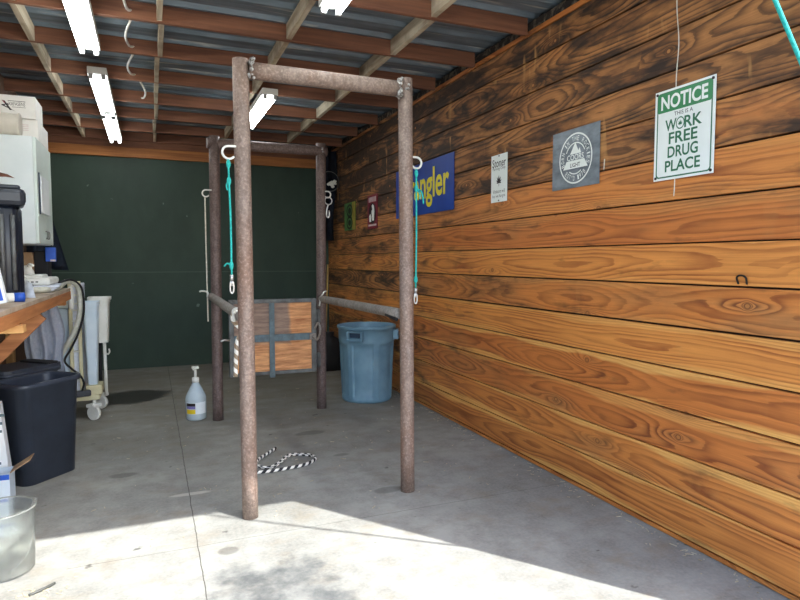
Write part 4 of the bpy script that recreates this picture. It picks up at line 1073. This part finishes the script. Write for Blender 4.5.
bm = B(); box2(bm, (x0 + 0.002, ya - 0.001, 0.15), (x1 - 0.002, ya - 0.0002, zt - 0.004)); box2(bm, (x0 + 0.002, ya - 0.001, 0.004), (x1 - 0.07, ya - 0.0002, 0.145)); obj('print', bm, M['blue_print'], t)
bm = B(); R2 = Matrix.Rotation(-0.55, 3, 'Y'); box(bm, (x1 + 0.055, 4.20, zt + 0.035), (0.125, 0.14, 0.004), 0, R2); obj('flap', bm, M['brown_card'], t)

# ================================================================== CLOUDY BUCKET
bx_, by_ = -0.672, 3.23
bm = B(); lathe(bm, [(0, 0.0), (0.125, 0.0), (0.130, 0.006), (0.139, 0.295), (0.144, 0.296), (0.144, 0.304), (0.137, 0.304), (0.136, 0.295), (0.126, 0.010), (0, 0.008)], (bx_, by_, 0), 56,
                lambda th, r, z: r + (0.012 if z > 0.295 and abs(th - 0.5) < 0.12 else 0))
tag(obj('bucket', bm, M['bucket'], None, (bx_, by_, 0)), 'cloudy clear plastic bucket on the sunlit concrete at lower left', 'bucket')

# ================================================================== LOOSE STRAW AND CHIPS
bm = B()
for i in range(420):
    if i < 230: x = W - 0.01 - abs(random.gauss(0, 0.07)); y = random.uniform(1.5, 7.5)
    elif i < 380: x = random.uniform(-0.4, 2.3); y = random.uniform(3.2, 7.0)
    else: x = -0.48 + random.gauss(0, 0.06); y = 2.95 + random.gauss(0, 0.03)
    L = random.uniform(0.006, 0.04) if random.random() < 0.5 else random.uniform(0.004, 0.010); a = random.uniform(0, PI)
    if 0.35 < x < 0.6 and 3.3 < y < 3.5: continue
    box(bm, (min(x, W - 0.012), y, 0.003), (L, random.uniform(0.0025, 0.006), 0.003), 0, rotz(a))
tag(obj('straw', bm, M['straw'], None, (0, 0, 0)), 'loose straw and wood chips scattered on the concrete along the wall', 'straw', None, 'stuff')
bm = B(); tube(bm, smooth_path([(-0.52, 2.93, 0.008), (-0.47, 2.96, 0.010), (-0.43, 3.0, 0.008)], 4), 0.006, 6)
tag(obj('twig', bm, M['ink_grey'], None, (-0.47, 2.96, 0)), 'small grey twig on the sunlit concrete near the bucket', 'twig')

# ================================================================== LIGHT, SKY, CAMERA
world = bpy.data.worlds.new('sky'); C.world = world; world.use_nodes = True
nt = world.node_tree; nt.nodes.clear()
sky = nt.nodes.new('ShaderNodeTexSky'); sky.sky_type = 'NISHITA'; sky.sun_disc = False
sky.sun_elevation = math.radians(46); sky.sun_rotation = math.radians(143); sky.air_density = 1.0; sky.dust_density = 1.5
bg = nt.nodes.new('ShaderNodeBackground'); bg.inputs[1].default_value = 0.30
wo = nt.nodes.new('ShaderNodeOutputWorld')
nt.links.new(sky.outputs[0], bg.inputs[0]); nt.links.new(bg.outputs[0], wo.inputs[0])
sd = bpy.data.lights.new('sun', 'SUN'); sd.energy = 4.5; sd.angle = math.radians(0.53); sd.color = (1.0, 0.98, 0.94)
so = bpy.data.objects.new('sun', sd); COL.objects.link(so); so.location = (6, -6, 9)
so.rotation_euler = Vector((-0.414, 0.554, -0.722)).to_track_quat('-Z', 'Y').to_euler()

cd = bpy.data.cameras.new('camera'); cam = bpy.data.objects.new('camera', cd); COL.objects.link(cam)
F = 600.0; phi = math.atan(39 / F); th = math.atan(250 / F * math.cos(phi))
fwd = Vector((math.sin(th) * math.cos(phi), math.cos(th) * math.cos(phi), -math.sin(phi)))
rt = Vector((math.cos(th), -math.sin(th), 0)); up = rt.cross(fwd)
cam.matrix_world = Matrix(((rt.x, up.x, -fwd.x, 0), (rt.y, up.y, -fwd.y, 0), (rt.z, up.z, -fwd.z, 1.45), (0, 0, 0, 1)))
cd.sensor_width = 36; cd.lens = F * 36 / 800; cd.clip_start = 0.02; cd.clip_end = 200
C.camera = cam
vs = C.view_settings
C.display_settings.display_device = 'sRGB'
vs.view_transform = 'Standard'; vs.look = 'None'; vs.gamma = 1.0; vs.use_curve_mapping = False
vs.exposure = 1.25
C.cycles.max_bounces = 10; C.cycles.diffuse_bounces = 6; C.cycles.transmission_bounces = 8
